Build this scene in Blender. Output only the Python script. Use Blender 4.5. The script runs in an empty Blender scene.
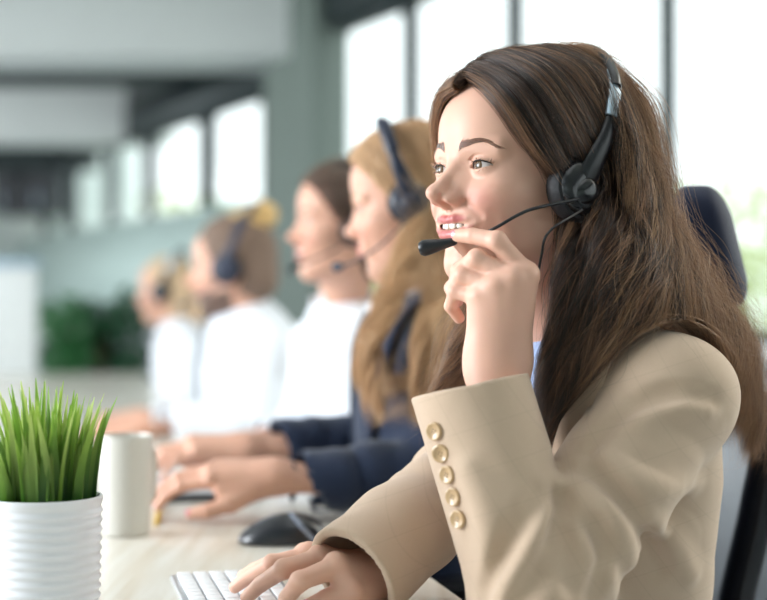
import bpy, bmesh, math, random
import numpy as np
from mathutils import Vector, Matrix

# ------------------------------------------------------------------ camera
SC = bpy.context.scene
COL = SC.collection
FPX = 1491.0                                   # focal length in pixels of the 767 px wide frame
CAM_Z = 1.08
cam = bpy.data.cameras.new('camera')
cam.sensor_width = 36.0
cam.lens = FPX / 767.0 * 36.0
cam.clip_start = 0.05
cam.dof.use_dof = True
cam.dof.focus_distance = 1.485
cam.dof.aperture_fstop = 2.5
cam_o = bpy.data.objects.new('camera', cam)
COL.objects.link(cam_o)
cam_o.location = (0, 0, CAM_Z)
cam_o.rotation_euler = (math.pi / 2, 0, 0)
SC.camera = cam_o
SC.view_settings.view_transform = 'Standard'
SC.view_settings.look = 'None'
SC.view_settings.gamma = 1.0
SC.view_settings.use_curve_mapping = False
SC.view_settings.exposure = 0.18
SC.cycles.use_denoising = True
SC.cycles.max_bounces = 8
SC.cycles.transparent_max_bounces = 24
SC.cycles.sample_clamp_indirect = 6.0

# ------------------------------------------------------------------ world and lights
w = bpy.data.worlds.new('daylight')
SC.world = w
w.use_nodes = True
wn = w.node_tree.nodes
bg = wn['Background']
bg.inputs['Color'].default_value = (0.93, 0.97, 1.0, 1)
bg.inputs['Strength'].default_value = 2.0


def area_light(name, loc, target, sx, sy, power, color):
    l = bpy.data.lights.new(name, 'AREA')
    l.shape = 'RECTANGLE'
    l.size, l.size_y = sx, sy
    l.energy = power
    l.color = color
    o = bpy.data.objects.new(name, l)
    COL.objects.link(o)
    o.location = loc
    o.rotation_euler = (Vector(target) - Vector(loc)).to_track_quat('-Z', 'Y').to_euler()
    o.visible_camera = False
    return o


area_light('window_daylight_left', (-4.2, 1.25, 1.95), (0.1, 1.6, 1.1), 1.9, 1.9, 215, (0.90, 0.95, 1.0))
area_light('window_daylight_right', (2.6, 2.6, 2.0), (0.2, 1.6, 1.0), 1.6, 2.0, 52, (1.0, 0.93, 0.82))
area_light('window_daylight_far', (-7.5, 8.5, 1.6), (0, 9.5, 1.9), 4.0, 2.0, 170, (0.95, 0.98, 1.0))  # added fill lamp that lifts the far room; no window is built there
area_light('overhead_fill', (0.2, 1.5, 2.75), (0.2, 1.6, 1.0), 1.2, 2.4, 8, (0.93, 0.97, 1.0))  # added overhead fill below the closed ceiling

# ------------------------------------------------------------------ helpers
V = lambda *a: np.array(a, dtype=np.float64)


def at(px, py, Y):
    """the point at depth Y that is seen at pixel (px, py)"""
    return V((px - 383.5) * Y / FPX, Y, CAM_Z + (300 - py) * Y / FPX)


def tag(o, label=None, cat=None, group=None, kind=None):
    if label: o['label'] = label
    if cat: o['category'] = cat
    if group: o['group'] = group
    if kind: o['kind'] = kind
    return o


def empty(name, loc, label=None, cat=None, group=None):
    o = bpy.data.objects.new(name, None)
    COL.objects.link(o)
    o.location = loc
    o.empty_display_size = 0.05
    return tag(o, label, cat, group)


def link(name, me, mat=None, parent=None, smooth=True):
    o = bpy.data.objects.new(name, me)
    COL.objects.link(o)
    if mat is not None:
        for m in (mat if isinstance(mat, (list, tuple)) else [mat]):
            me.materials.append(m)
    if smooth and len(me.polygons):
        me.polygons.foreach_set('use_smooth', [True] * len(me.polygons))
    if parent is not None:
        o.parent = parent
        o.matrix_parent_inverse = parent_inverse(parent)
    return o


def parent_inverse(p):
    m = Matrix.Identity(4)
    q = p
    while q is not None:
        m = q.matrix_parent_inverse @ Matrix.LocRotScale(q.location, q.rotation_euler, q.scale) @ m if q.parent else \
            Matrix.LocRotScale(q.location, q.rotation_euler, q.scale) @ m
        q = q.parent
    return m.inverted()


def np_mesh(name, verts, faces, matidx=None):
    """faces: list of arrays (n,k) of equal k each, or a single array"""
    me = bpy.data.meshes.new(name)
    if not isinstance(faces, list): faces = [faces]
    faces = [np.asarray(f, dtype=np.int32) for f in faces if len(f)]
    nl = sum(f.size for f in faces)
    npoly = sum(len(f) for f in faces)
    me.vertices.add(len(verts))
    me.vertices.foreach_set('co', np.asarray(verts, dtype=np.float32).ravel())
    me.loops.add(nl)
    me.loops.foreach_set('vertex_index', np.concatenate([f.ravel() for f in faces]))
    me.polygons.add(npoly)
    tot = np.concatenate([np.full(len(f), f.shape[1], dtype=np.int32) for f in faces])
    start = np.concatenate([[0], np.cumsum(tot)[:-1]]).astype(np.int32)
    me.polygons.foreach_set('loop_start', start)
    me.polygons.foreach_set('loop_total', tot)
    if matidx is not None:
        me.polygons.foreach_set('material_index', np.asarray(matidx, dtype=np.int32))
    me.update(calc_edges=True)
    me.validate()
    return me


class MB:
    """collects numpy pieces into ONE mesh"""
    def __init__(s):
        s.v = []; s.f = {}; s.n = 0; s.order = []

    def add(s, v, f, mi=0):
        v = np.asarray(v, dtype=np.float64)
        s.v.append(v)
        if not isinstance(f, list): f = [f]
        for q in f:
            q = np.asarray(q, dtype=np.int64)
            if len(q): s.order.append((q + s.n, mi))
        s.n += len(v)
        return s

    def box(s, lo, hi, mi=0, M=None):
        x0, y0, z0 = lo; x1, y1, z1 = hi
        v = np.array([[x, y, z] for z in (z0, z1) for y in (y0, y1) for x in (x0, x1)], float)
        if M is not None: v = (np.asarray(M)[:3, :3] @ v.T).T + np.asarray(M)[:3, 3]
        f = np.array([[0, 2, 3, 1], [4, 5, 7, 6], [0, 1, 5, 4], [2, 6, 7, 3], [0, 4, 6, 2], [1, 3, 7, 5]])
        return s.add(v, f, mi)

    def tube(s, pts, rad, n=12, mi=0, cap=True, flat=None):
        """sweep a circle along pts; rad scalar or list; flat=(axis vector, factor) squashes the section along an axis"""
        P = np.asarray(pts, float); m = len(P)
        R = np.full(m, rad, float) if np.isscalar(rad) else np.asarray(rad, float)
        T = np.gradient(P, axis=0); T /= np.linalg.norm(T, axis=1)[:, None] + 1e-12
        up = V(0, 0, 1) if abs(T[0][2]) < .9 else V(1, 0, 0)
        if flat is not None: up = np.asarray(flat[0], float)
        a = np.linspace(0, 2 * np.pi, n, endpoint=False)
        vs = []
        U = up - T[0] * (up @ T[0]); U /= np.linalg.norm(U)
        for i in range(m):
            if flat is not None: U = up
            U = U - T[i] * (U @ T[i]); U /= np.linalg.norm(U) + 1e-12
            W = np.cross(T[i], U)
            fu = 1.0 if flat is None else flat[1]
            vs.append(P[i] + R[i] * (fu * np.cos(a)[:, None] * U + np.sin(a)[:, None] * W))
        v = np.concatenate(vs)
        i, j = np.meshgrid(np.arange(m - 1), np.arange(n), indexing='ij')
        j2 = (j + 1) % n
        f = np.stack([i * n + j, i * n + j2, (i + 1) * n + j2, (i + 1) * n + j], -1).reshape(-1, 4)
        fs = [f]
        if cap:
            fs += [np.arange(n)[::-1][None, :], (np.arange(n) + (m - 1) * n)[None, :]]
        return s.add(v, fs, mi)

    def lathe(s, prof, n=48, c=(0, 0, 0), mi=0, M=None):
        P = np.asarray(prof, float); m = len(P)
        a = np.linspace(0, 2 * np.pi, n, endpoint=False)
        v = np.stack([P[:, 0][:, None] * np.cos(a), P[:, 0][:, None] * np.sin(a), np.repeat(P[:, 1][:, None], n, 1)], -1).reshape(-1, 3)
        if M is not None: v = (np.asarray(M)[:3, :3] @ v.T).T + np.asarray(M)[:3, 3]
        v = v + np.asarray(c)
        i, j = np.meshgrid(np.arange(m - 1), np.arange(n), indexing='ij')
        j2 = (j + 1) % n
        f = np.stack([i * n + j, i * n + j2, (i + 1) * n + j2, (i + 1) * n + j], -1).reshape(-1, 4)
        fs = [f]
        if P[0, 0] > 1e-6: fs.append(np.arange(n)[::-1][None, :])
        if P[-1, 0] > 1e-6: fs.append((np.arange(n) + (m - 1) * n)[None, :])
        return s.add(v, fs, mi)

    def ellipsoid(s, c, r, R=None, n=24, mi=0):
        m = n // 2
        th = np.linspace(0, np.pi, m + 1)
        prof = np.stack([np.sin(th), -np.cos(th)], 1)
        a = np.linspace(0, 2 * np.pi, n, endpoint=False)
        v = np.stack([prof[:, 0][:, None] * np.cos(a), prof[:, 0][:, None] * np.sin(a), np.repeat(prof[:, 1][:, None], n, 1)], -1).reshape(-1, 3)
        v = v * np.asarray(r)
        if R is not None: v = v @ np.asarray(R).T
        i, j = np.meshgrid(np.arange(m), np.arange(n), indexing='ij')
        j2 = (j + 1) % n
        f = np.stack([i * n + j, i * n + j2, (i + 1) * n + j2, (i + 1) * n + j], -1).reshape(-1, 4)
        return s.add(v + np.asarray(c), f, mi)

    def prism(s, poly, h0, h1, M=None, mi=0):
        """extrude a 2D polygon (x, y) from z=h0 to z=h1"""
        p = np.asarray(poly, float); n = len(p)
        v = np.concatenate([np.c_[p, np.full(n, h0)], np.c_[p, np.full(n, h1)]])
        if M is not None: v = (np.asarray(M)[:3, :3] @ v.T).T + np.asarray(M)[:3, 3]
        i = np.arange(n); j = (i + 1) % n
        return s.add(v, [np.arange(n)[::-1][None, :], (np.arange(n) + n)[None, :], np.stack([i, j, j + n, i + n], 1)], mi)

    def mesh(s, name):
        v = np.concatenate(s.v)
        faces = [q for q, _ in s.order]
        mi = np.concatenate([np.full(len(q), m) for q, m in s.order])
        return np_mesh(name, v, faces, mi)

    def build(s, name, mat, parent=None, smooth=True, bevel=None, sub=0, weld=False):
        o = link(name, s.mesh(name), mat, parent, smooth)
        if weld:
            md = o.modifiers.new('weld', 'WELD'); md.merge_threshold = 1e-5
        if bevel:
            b = o.modifiers.new('bevel', 'BEVEL'); b.width = bevel; b.segments = 3; b.limit_method = 'ANGLE'; b.angle_limit = 0.7
            b.harden_normals = False
        if smooth and not sub:
            o.data.set_sharp_from_angle(angle=0.7)
        if sub:
            b = o.modifiers.new('sub', 'SUBSURF'); b.levels = sub; b.render_levels = sub
        return o


def spline(pts, n):
    """Catmull-Rom through pts (any dimension) sampled at n points"""
    P = np.asarray(pts, float); m = len(P)
    P = np.concatenate([[2 * P[0] - P[1]], P, [2 * P[-1] - P[-2]]])
    t = np.linspace(0, m - 1, n); i = np.minimum(t.astype(int), m - 2); u = (t - i)[:, None]
    a, b, c, d = P[i], P[i + 1], P[i + 2], P[i + 3]
    return .5 * (2 * b + (c - a) * u + (2 * a - 5 * b + 4 * c - d) * u ** 2 + (3 * b - 3 * c + d - a) * u ** 3)


# ------------------------------------------------------------------ signed-distance sculpting
def unit(a): a = np.asarray(a, float); return a / np.linalg.norm(a)


def ell(P, c, r, R=None):
    q = P - np.asarray(c, P.dtype)
    if R is not None: q = q @ np.asarray(R, P.dtype)
    r = np.asarray(r, P.dtype)
    k0 = np.sqrt(((q / r) ** 2).sum(-1)); k1 = np.sqrt(((q / (r * r)) ** 2).sum(-1)) + 1e-9
    return k0 * (k0 - 1) / k1


def cap(P, a, b, ra, rb=None):
    rb = ra if rb is None else rb
    a = np.asarray(a, P.dtype); b = np.asarray(b, P.dtype)
    ba = b - a; pa = P - a
    h = np.clip(pa @ ba / (ba @ ba + 1e-12), 0, 1)
    return np.sqrt(((pa - h[:, None] * ba) ** 2).sum(-1)) - (ra + (rb - ra) * h)


def ecap(P, a, b, ra, rb, ax, fa):
    """capsule with an elliptical section: distances along direction ax are divided by fa"""
    ax = unit(ax).astype(P.dtype)
    a = np.asarray(a, P.dtype); b = np.asarray(b, P.dtype)
    sq = lambda q: q - np.multiply.outer(q @ ax, ax) * (1 - 1 / fa)
    return cap(sq(P), sq(a), sq(b), ra, rb)


def chain(P, pts, rad, k=0.0):
    d = None
    for i in range(len(pts) - 1):
        e = cap(P, pts[i], pts[i + 1], rad[i], rad[i + 1])
        d = e if d is None else (smin(d, e, k) if k else np.minimum(d, e))
    return d


def smin(a, b, k):
    h = np.maximum(k - np.abs(a - b), 0) / k
    return np.minimum(a, b) - h * h * k * .25


def smax(a, b, k): return -smin(-a, -b, k)
def ssub(a, b, k): return smax(a, -b, k)


def rotm(axis, ang):
    return np.array(Matrix.Rotation(ang, 3, Vector(axis)))


def isosurface(f, lo, hi, h, proj=2):
    """surface nets of f(P)=0 inside the box lo..hi with voxel h; f is evaluated densely only near the surface"""
    lo = np.asarray(lo, float); hi = np.asarray(hi, float)
    n = np.ceil((hi - lo) / h).astype(int) + 2
    K = 6
    nc = -(-n // K) + 1
    ax = [lo[i] + h * K * np.arange(nc[i]) for i in range(3)]
    G = np.stack(np.meshgrid(*ax, indexing='ij'), -1).reshape(-1, 3).astype(np.float32)
    dc = np.concatenate([f(g) for g in np.array_split(G, max(1, len(G) // 200000))]).reshape(nc)
    n = (nc - 1) * K + 1
    F = np.empty(n, dtype=np.float32)
    # coarse fill, then exact values in every block whose corners come near the surface
    F[:] = np.repeat(np.repeat(np.repeat(dc[:-1, :-1, :-1], K, 0), K, 1), K, 2)[0:1, 0:1, 0:1] * 0 + 1
    blk = dc[:-1, :-1, :-1]
    mn = np.full(blk.shape, 1e9, np.float32); sgn = np.zeros(blk.shape, np.float32)
    for dx in (0, 1):
        for dy in (0, 1):
            for dz in (0, 1):
                q = dc[dx:dx + blk.shape[0], dy:dy + blk.shape[1], dz:dz + blk.shape[2]]
                mn = np.minimum(mn, np.abs(q)); sgn += np.sign(q)
    near = mn < h * K * 1.35
    sg = np.where(sgn >= 0, 1.0, -1.0).astype(np.float32)
    F[:-1, :-1, :-1] = np.repeat(np.repeat(np.repeat(sg, K, 0), K, 1), K, 2)
    F[-1] = 1; F[:, -1] = 1; F[:, :, -1] = 1
    B = np.argwhere(near)
    o = np.arange(K + 1)
    O = np.stack(np.meshgrid(o, o, o, indexing='ij'), -1).reshape(-1, 3)
    for Bs in np.array_split(B, max(1, len(B) // 1500)):
        I = (Bs[:, None, :] * K + O[None]).reshape(-1, 3)
        F[I[:, 0], I[:, 1], I[:, 2]] = f((lo + I * h).astype(np.float32))
    ins = F < 0
    c = np.zeros(tuple(np.array(F.shape) - 1), np.int8)
    for dx in (0, 1):
        for dy in (0, 1):
            for dz in (0, 1):
                c += ins[dx:dx + c.shape[0], dy:dy + c.shape[1], dz:dz + c.shape[2]]
    C = np.argwhere((c > 0) & (c < 8))
    idx = np.full(c.shape, -1, np.int32); idx[C[:, 0], C[:, 1], C[:, 2]] = np.arange(len(C))
    acc = np.zeros((len(C), 3)); cnt = np.zeros(len(C))
    corners = [np.array([dx, dy, dz]) for dx in (0, 1) for dy in (0, 1) for dz in (0, 1)]
    val = lambda q: F[C[:, 0] + q[0], C[:, 1] + q[1], C[:, 2] + q[2]]
    for a in corners:
        for b in corners:
            if (b - a).sum() == 1 and np.abs(b - a).sum() == 1:
                va, vb = val(a), val(b)
                m = (va < 0) != (vb < 0)
                t = np.where(m, va / np.where(m, va - vb, 1), 0)
                acc += m[:, None] * (a + t[:, None] * (b - a)); cnt += m
    X = lo + (C + acc / cnt[:, None]) * h
    quads = []
    for d in range(3):
        e1, e2 = (d + 1) % 3, (d + 2) % 3
        sl0 = [slice(1, -1)] * 3; sl1 = [slice(1, -1)] * 3
        sl0[d] = slice(0, -1); sl1[d] = slice(1, None)
        A, Bq = ins[tuple(sl0)], ins[tuple(sl1)]
        off = np.array([1, 1, 1]); off[d] = 0
        for flip in (False, True):
            E = np.argwhere((A & ~Bq) if not flip else (~A & Bq)) + off
            if not len(E): continue
            u1 = np.zeros(3, int); u1[e1] = 1
            u2 = np.zeros(3, int); u2[e2] = 1
            q = [E - u1 - u2, E - u2, E, E - u1]
            q = np.stack([idx[p[:, 0], p[:, 1], p[:, 2]] for p in q], 1)
            if flip: q = q[:, ::-1]
            quads.append(q)
    Q = np.concatenate(quads)
    Q = Q[(Q >= 0).all(1)]
    Xs = X
    for _ in range(proj):
        Pf = Xs.astype(np.float32); e = h * .35
        d0 = batched(f, Pf)
        g = np.stack([batched(f, Pf + np.eye(3, dtype=np.float32)[i] * e) - d0 for i in range(3)], 1) / e
        step = (d0 / np.maximum((g * g).sum(1), .25))[:, None] * g
        L = np.linalg.norm(step, axis=1)[:, None]
        step *= np.minimum(1, h * .6 / (L + 1e-12))
        Xs = Xs - step
    return Xs, Q


def batched(f, P, n=250000):
    return np.concatenate([f(p) for p in np.array_split(P, max(1, len(P) // n))])


def vnoise(P, seed=0, scale=1.0):
    """smooth value noise in -1..1 at P*scale"""
    Q = np.asarray(P, np.float64) * scale
    i = np.floor(Q).astype(np.int64); u = Q - i; u = u * u * (3 - 2 * u)
    def hsh(a):
        n = a[..., 0] * 374761393 + a[..., 1] * 668265263 + a[..., 2] * 2147483647 + seed * 1274126177
        n = (n ^ (n >> 13)) * 1274126177
        n = n & 0xffffffff
        n = ((n ^ (n >> 16)) * 2654435761) & 0xffffffff
        return (n >> 8) / float(1 << 24) * 2 - 1
    out = 0
    for dx in (0, 1):
        for dy in (0, 1):
            for dz in (0, 1):
                wgt = (u[..., 0] if dx else 1 - u[..., 0]) * (u[..., 1] if dy else 1 - u[..., 1]) * (u[..., 2] if dz else 1 - u[..., 2])
                out = out + wgt * hsh(i + np.array([dx, dy, dz]))
    return out


# ------------------------------------------------------------------ materials
def srgb(r, g, b):
    f = lambda c: (c / 255 / 12.92) if c / 255 <= .04045 else ((c / 255 + .055) / 1.055) ** 2.4
    return (f(r), f(g), f(b), 1)


def mat(name, col, rough=.5, metal=0.0, spec=.5, sheen=0.0, noise=None, bump=None, coat=0.0, sss=0.0):
    m = bpy.data.materials.new(name); m.use_nodes = True
    nt = m.node_tree; b = nt.nodes['Principled BSDF']
    b.inputs['Base Color'].default_value = col
    b.inputs['Roughness'].default_value = rough
    b.inputs['Metallic'].default_value = metal
    b.inputs['Specular IOR Level'].default_value = spec
    b.inputs['Sheen Weight'].default_value = sheen
    b.inputs['Coat Weight'].default_value = coat
    if sss:
        b.inputs['Subsurface Weight'].default_value = sss
        b.inputs['Subsurface Radius'].default_value = (1, .35, .2)
        b.inputs['Subsurface Scale'].default_value = .006
    tc = nt.nodes.new('ShaderNodeTexCoord')
    if noise:
        sc, amt, dist = (list(noise) + [0])[:3]
        n = nt.nodes.new('ShaderNodeTexNoise'); n.inputs['Scale'].default_value = sc; n.inputs['Detail'].default_value = 4
        nt.links.new(tc.outputs['Object'], n.inputs['Vector'])
        r = nt.nodes.new('ShaderNodeMapRange'); r.inputs['To Min'].default_value = 1 - amt; r.inputs['To Max'].default_value = 1 + amt
        nt.links.new(n.outputs['Fac'], r.inputs['Value'])
        x = nt.nodes.new('ShaderNodeVectorMath'); x.operation = 'SCALE'; x.inputs[0].default_value = col[:3]
        nt.links.new(r.outputs['Result'], x.inputs['Scale'])
        nt.links.new(x.outputs['Vector'], b.inputs['Base Color'])
    if bump:
        sc, st = bump
        n = nt.nodes.new('ShaderNodeTexNoise'); n.inputs['Scale'].default_value = sc; n.inputs['Detail'].default_value = 3
        nt.links.new(tc.outputs['Object'], n.inputs['Vector'])
        bp = nt.nodes.new('ShaderNodeBump'); bp.inputs['Strength'].default_value = st; bp.inputs['Distance'].default_value = .002
        nt.links.new(n.outputs['Fac'], bp.inputs['Height'])
        nt.links.new(bp.outputs['Normal'], b.inputs['Normal'])
    return m


def hair_mat(name, col_a, col_b, rough=.32):
    """strand material: colour varies from strand to strand between two colours"""
    m = bpy.data.materials.new(name); m.use_nodes = True
    nt = m.node_tree; nt.nodes.remove(nt.nodes['Principled BSDF'])
    out = nt.nodes['Material Output']
    h = nt.nodes.new('ShaderNodeBsdfHairPrincipled'); h.parametrization = 'COLOR'
    h.inputs['Roughness'].default_value = rough
    h.inputs['Radial Roughness'].default_value = .4
    h.inputs['Random Roughness'].default_value = .3
    info = nt.nodes.new('ShaderNodeHairInfo')
    mix = nt.nodes.new('ShaderNodeMix'); mix.data_type = 'RGBA'
    mix.inputs['A'].default_value = col_a; mix.inputs['B'].default_value = col_b
    nt.links.new(info.outputs['Random'], mix.inputs['Factor'])
    nt.links.new(mix.outputs['Result'], h.inputs['Color'])
    nt.links.new(h.outputs[0], out.inputs['Surface'])
    return m


def strand_mat(name, col_a, col_b, rough=.42):
    """softer strand material for fair hair"""
    m = mat(name, col_a, rough=rough, spec=.45)
    nt = m.node_tree; b = nt.nodes['Principled BSDF']
    info = nt.nodes.new('ShaderNodeHairInfo')
    mix = nt.nodes.new('ShaderNodeMix'); mix.data_type = 'RGBA'
    mix.inputs['A'].default_value = col_a; mix.inputs['B'].default_value = col_b
    nt.links.new(info.outputs['Random'], mix.inputs['Factor'])
    nt.links.new(mix.outputs['Result'], b.inputs['Base Color'])
    return m


def strands(name, pts, rad, material, parent=None):
    """pts (S, K, 3) strand points, rad (K,) or (S,K) radii: one hair-curves object"""
    S, K, _ = pts.shape
    hc = bpy.data.hair_curves.new(name)
    hc.add_curves([K] * S)
    hc.attributes['position'].data.foreach_set('vector', pts.astype(np.float32).ravel())
    r = hc.attributes.get('radius') or hc.attributes.new('radius', 'FLOAT', 'POINT')
    r.data.foreach_set('value', np.broadcast_to(np.asarray(rad, np.float32), (S, K)).astype(np.float32).ravel().copy())
    hc.materials.append(material)
    o = bpy.data.objects.new(name, hc)
    COL.objects.link(o)
    if parent is not None:
        o.parent = parent; o.matrix_parent_inverse = parent_inverse(parent)
    return o

# ------------------------------------------------------------------ the room
DESK_Z = .765
DD = unit(V(-.225, .974, 0))                    # along the desk, away from the camera
DN = V(.974, .225, 0)                           # across the desk, towards the agents
EDGE = V(.0857, 1.5655, 0)                      # a point on the agents' edge of the desk
W0 = V(1.36, 5.0, 0); WD = unit(V(-.433, .901, 0)); WN = unit(V(-.901, -.433, 0))   # window wall: start, direction, normal into the room


def wall_at(px):
    """the point of the window wall's plan line seen at column px"""
    k = (px - 383.5) / FPX
    s = (k * W0[1] - W0[0]) / (WD[0] - k * WD[1])
    return s


M_FLOOR = mat('pale grey floor', srgb(214, 217, 220), .3, noise=(3, .06))
M_CEIL = mat('white ceiling board', srgb(232, 234, 233), .8, noise=(2, .03))
M_BEAM = mat('grey beam plaster', srgb(222, 226, 225), .75, noise=(3, .04))
M_DARKMETAL = mat('dark green grey metal', srgb(44, 54, 56), .4, metal=.3, noise=(8, .1))
M_COLUMN = mat('grey green column plaster', srgb(108, 120, 114), .8, noise=(4, .06))
M_WALL = mat('pale grey green wall', srgb(222, 232, 228), .8, noise=(2, .04))
M_SILL = mat('white sill', srgb(236, 238, 238), .4, noise=(5, .02))
M_GREYCAB = mat('grey panel', srgb(158, 161, 166), .5, noise=(5, .08))


def glass_mat():
    m = bpy.data.materials.new('window glass'); m.use_nodes = True
    nt = m.node_tree; nt.nodes.remove(nt.nodes['Principled BSDF'])
    tr = nt.nodes.new('ShaderNodeBsdfTransparent'); tr.inputs[0].default_value = (.94, .97, .96, 1)
    gl = nt.nodes.new('ShaderNodeBsdfGlossy'); gl.inputs['Roughness'].default_value = .02
    mx = nt.nodes.new('ShaderNodeMixShader')
    mx.inputs[0].default_value = .05; nt.links.new(tr.outputs[0], mx.inputs[1]); nt.links.new(gl.outputs[0], mx.inputs[2])
    nt.links.new(mx.outputs[0], nt.nodes['Material Output'].inputs['Surface'])
    return m


M_GLASS = glass_mat()


def struct(o): o['kind'] = 'structure'; return o


def wallM(s, z=0.0, off=0.0):
    """matrix of a frame on the window wall: x along the wall, y into the room, z up"""
    M = np.eye(4); M[:3, 0] = WD; M[:3, 1] = -np.cross(WD, V(0, 0, 1)) * -1 if False else np.cross(V(0, 0, 1), WD); M[:3, 2] = V(0, 0, 1)
    M[:3, 3] = W0 + WD * s + M[:3, 1] * off + V(0, 0, z)
    return M


def build_room():
    a, b = W0 + WD * -9.2, W0 + WD * 14.5
    plan = [(-9, -3), (a[0], -3), (a[0], a[1]), (b[0], b[1]), (-9, b[1])] if a[1] > -3 else [(-9, -3), (W0[0] - WD[0] / WD[1] * (W0[1] + 3), -3), (b[0], b[1]), (-9, b[1])]
    struct(MB().prism(plan, -.1, 0).build('floor', M_FLOOR, smooth=False))
    struct(MB().prism(plan, 2.98, 3.1).build('ceiling', M_CEIL, smooth=False))
    struct(MB().box((-9, -3.2, 0), (5.2, -3.0, 2.98)).build('wall_front', M_WALL, smooth=False))
    struct(MB().box((-9, 15.6, 0), (-2.6, 15.8, 3.0)).build('wall_back', M_WALL, smooth=False))
    # ceiling beams running across the room up to the window wall
    struct(MB().box((-9, 8.7, 2.50), (-.50, 9.3, 2.98)).build('ceiling_beam', M_BEAM, smooth=False, bevel=.01))
    struct(MB().box((-9, 10.4, 2.60), (-1.0, 10.7, 2.98)).build('ceiling_beam.001', M_DARKMETAL, smooth=False, bevel=.01))  # dark slat standing in for the shaded gap behind the first beam
    struct(MB().box((-9, 12.0, 2.36), (-1.75, 12.5, 2.98)).build('ceiling_beam.002', M_BEAM, smooth=False, bevel=.01))
    struct(MB().box((-9, 14.0, 2.30), (-2.7, 14.2, 2.98)).build('ceiling_beam.003', M_DARKMETAL, smooth=False, bevel=.01))
    # low wall, sill and header of the window wall
    s0, s1 = -9.2, 12.4
    struct(MB().box((s0, -.10, 0), (s1, .10, .88), M=wallM(0)).build('wall_right', M_GREYCAB, smooth=False))
    struct(MB().box((s0, -.12, .88), (s1, .24, .93), M=wallM(0)).build('trim_1', M_SILL, smooth=False, bevel=.008))
    struct(MB().box((s0, -.06, 2.62), (s1, .06, 2.98), M=wallM(0)).build('trim_2', M_DARKMETAL, smooth=False))
    posts = [(-9.0, .07), (-7.4, .07), (-5.8, .07), (-4.2, .07), (-2.6, .07), (-1.0, .07), (wall_at(668), .030), (wall_at(515), .050), (wall_at(411), .07)]
    posts += [(wall_at(270), .16), (wall_at(208), .22), (wall_at(150), .20), (wall_at(112), .16), (wall_at(72), .22), (wall_at(46), .18)]
    # the wide column
    sa, sb = wall_at(341), wall_at(279)
    struct(MB().box((sa + .1, -.10, 0), (sb - .05, .12, 2.98), M=wallM(0)).build('column', M_COLUMN, smooth=False, bevel=.01))
    edges = sorted([p for p in posts], key=lambda q: q[0])
    spans = []
    for k in range(len(edges) - 1):
        a, b = edges[k][0], edges[k + 1][0]
        if a < sa < b: spans += [(a, sa), (sb, b)]
        else: spans.append((a, b))
    n = 1
    for k, (a, b) in enumerate(spans):
        if b - a < .15: continue
        o = MB().box((a + .02, -.008, .93), (b - .02, .008, 2.62), M=wallM(0)).build('window_%d' % n, M_GLASS, smooth=False)
        o['kind'] = 'structure'; n += 1
        f = MB()
        f.box((a, -.03, .93), (b, .03, .97), M=wallM(0)); f.box((a, -.03, 2.56), (b, .03, 2.62), M=wallM(0))
        link('window_frame', f.mesh('window_frame'), M_DARKMETAL, o, False)
    for k, (s, wd) in enumerate(edges):
        struct(MB().box((s - wd / 2, -.035, .0), (s + wd / 2, .035, 2.98), M=wallM(0)).build('window_post.%03d' % k if k else 'window_post', M_DARKMETAL, smooth=False, bevel=.006))
    # at the far end the glazing is shorter: a deep header above and frosted panels below
    fs0, fs1 = wall_at(276), 12.4
    struct(MB().box((fs0, -.07, 2.36), (fs1, .07, 2.62), M=wallM(0)).build('trim_3', M_DARKMETAL, smooth=False))
    struct(MB().box((fs0, -.05, .93), (fs1, .05, 1.72), M=wallM(0)).build('trim_4', mat('pale frosted teal panel', srgb(186, 206, 202), .6, noise=(2, .04)), smooth=False))
    # outside: a pale terrace
    struct(MB().box((-40, -20, -.35), (60, 80, -.12)).build('ground', mat('pale paving outside', srgb(206, 212, 200), .9, noise=(.6, .08)), smooth=False))


def leaf_cloud(c, r, n, rng, size, flat=.5):
    """n small leaves filling an ellipsoid shell"""
    d = rng.normal(0, 1, (n, 3)); d /= np.linalg.norm(d, axis=1)[:, None]
    p = np.asarray(c) + d * np.asarray(r) * (rng.random(n) ** .45)[:, None]
    a = rng.normal(0, 1, (n, 3)); a /= np.linalg.norm(a, axis=1)[:, None]
    b = np.cross(a, rng.normal(0, 1, (n, 3))); b /= np.linalg.norm(b, axis=1)[:, None]
    nn = np.cross(a, b)
    s = size * rng.uniform(.6, 1.3, n)[:, None]
    q = [p - a * s, p - a * s * .3 + b * s * flat, p + a * s * .4 + b * s * flat * .7 + nn * s * .1, p + a * s, p + a * s * .4 - b * s * flat * .7 + nn * s * .1, p - a * s * .3 - b * s * flat]
    v = np.stack(q, 1).reshape(-1, 3)
    f = np.arange(n * 6).reshape(n, 6)
    return v, f


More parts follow.
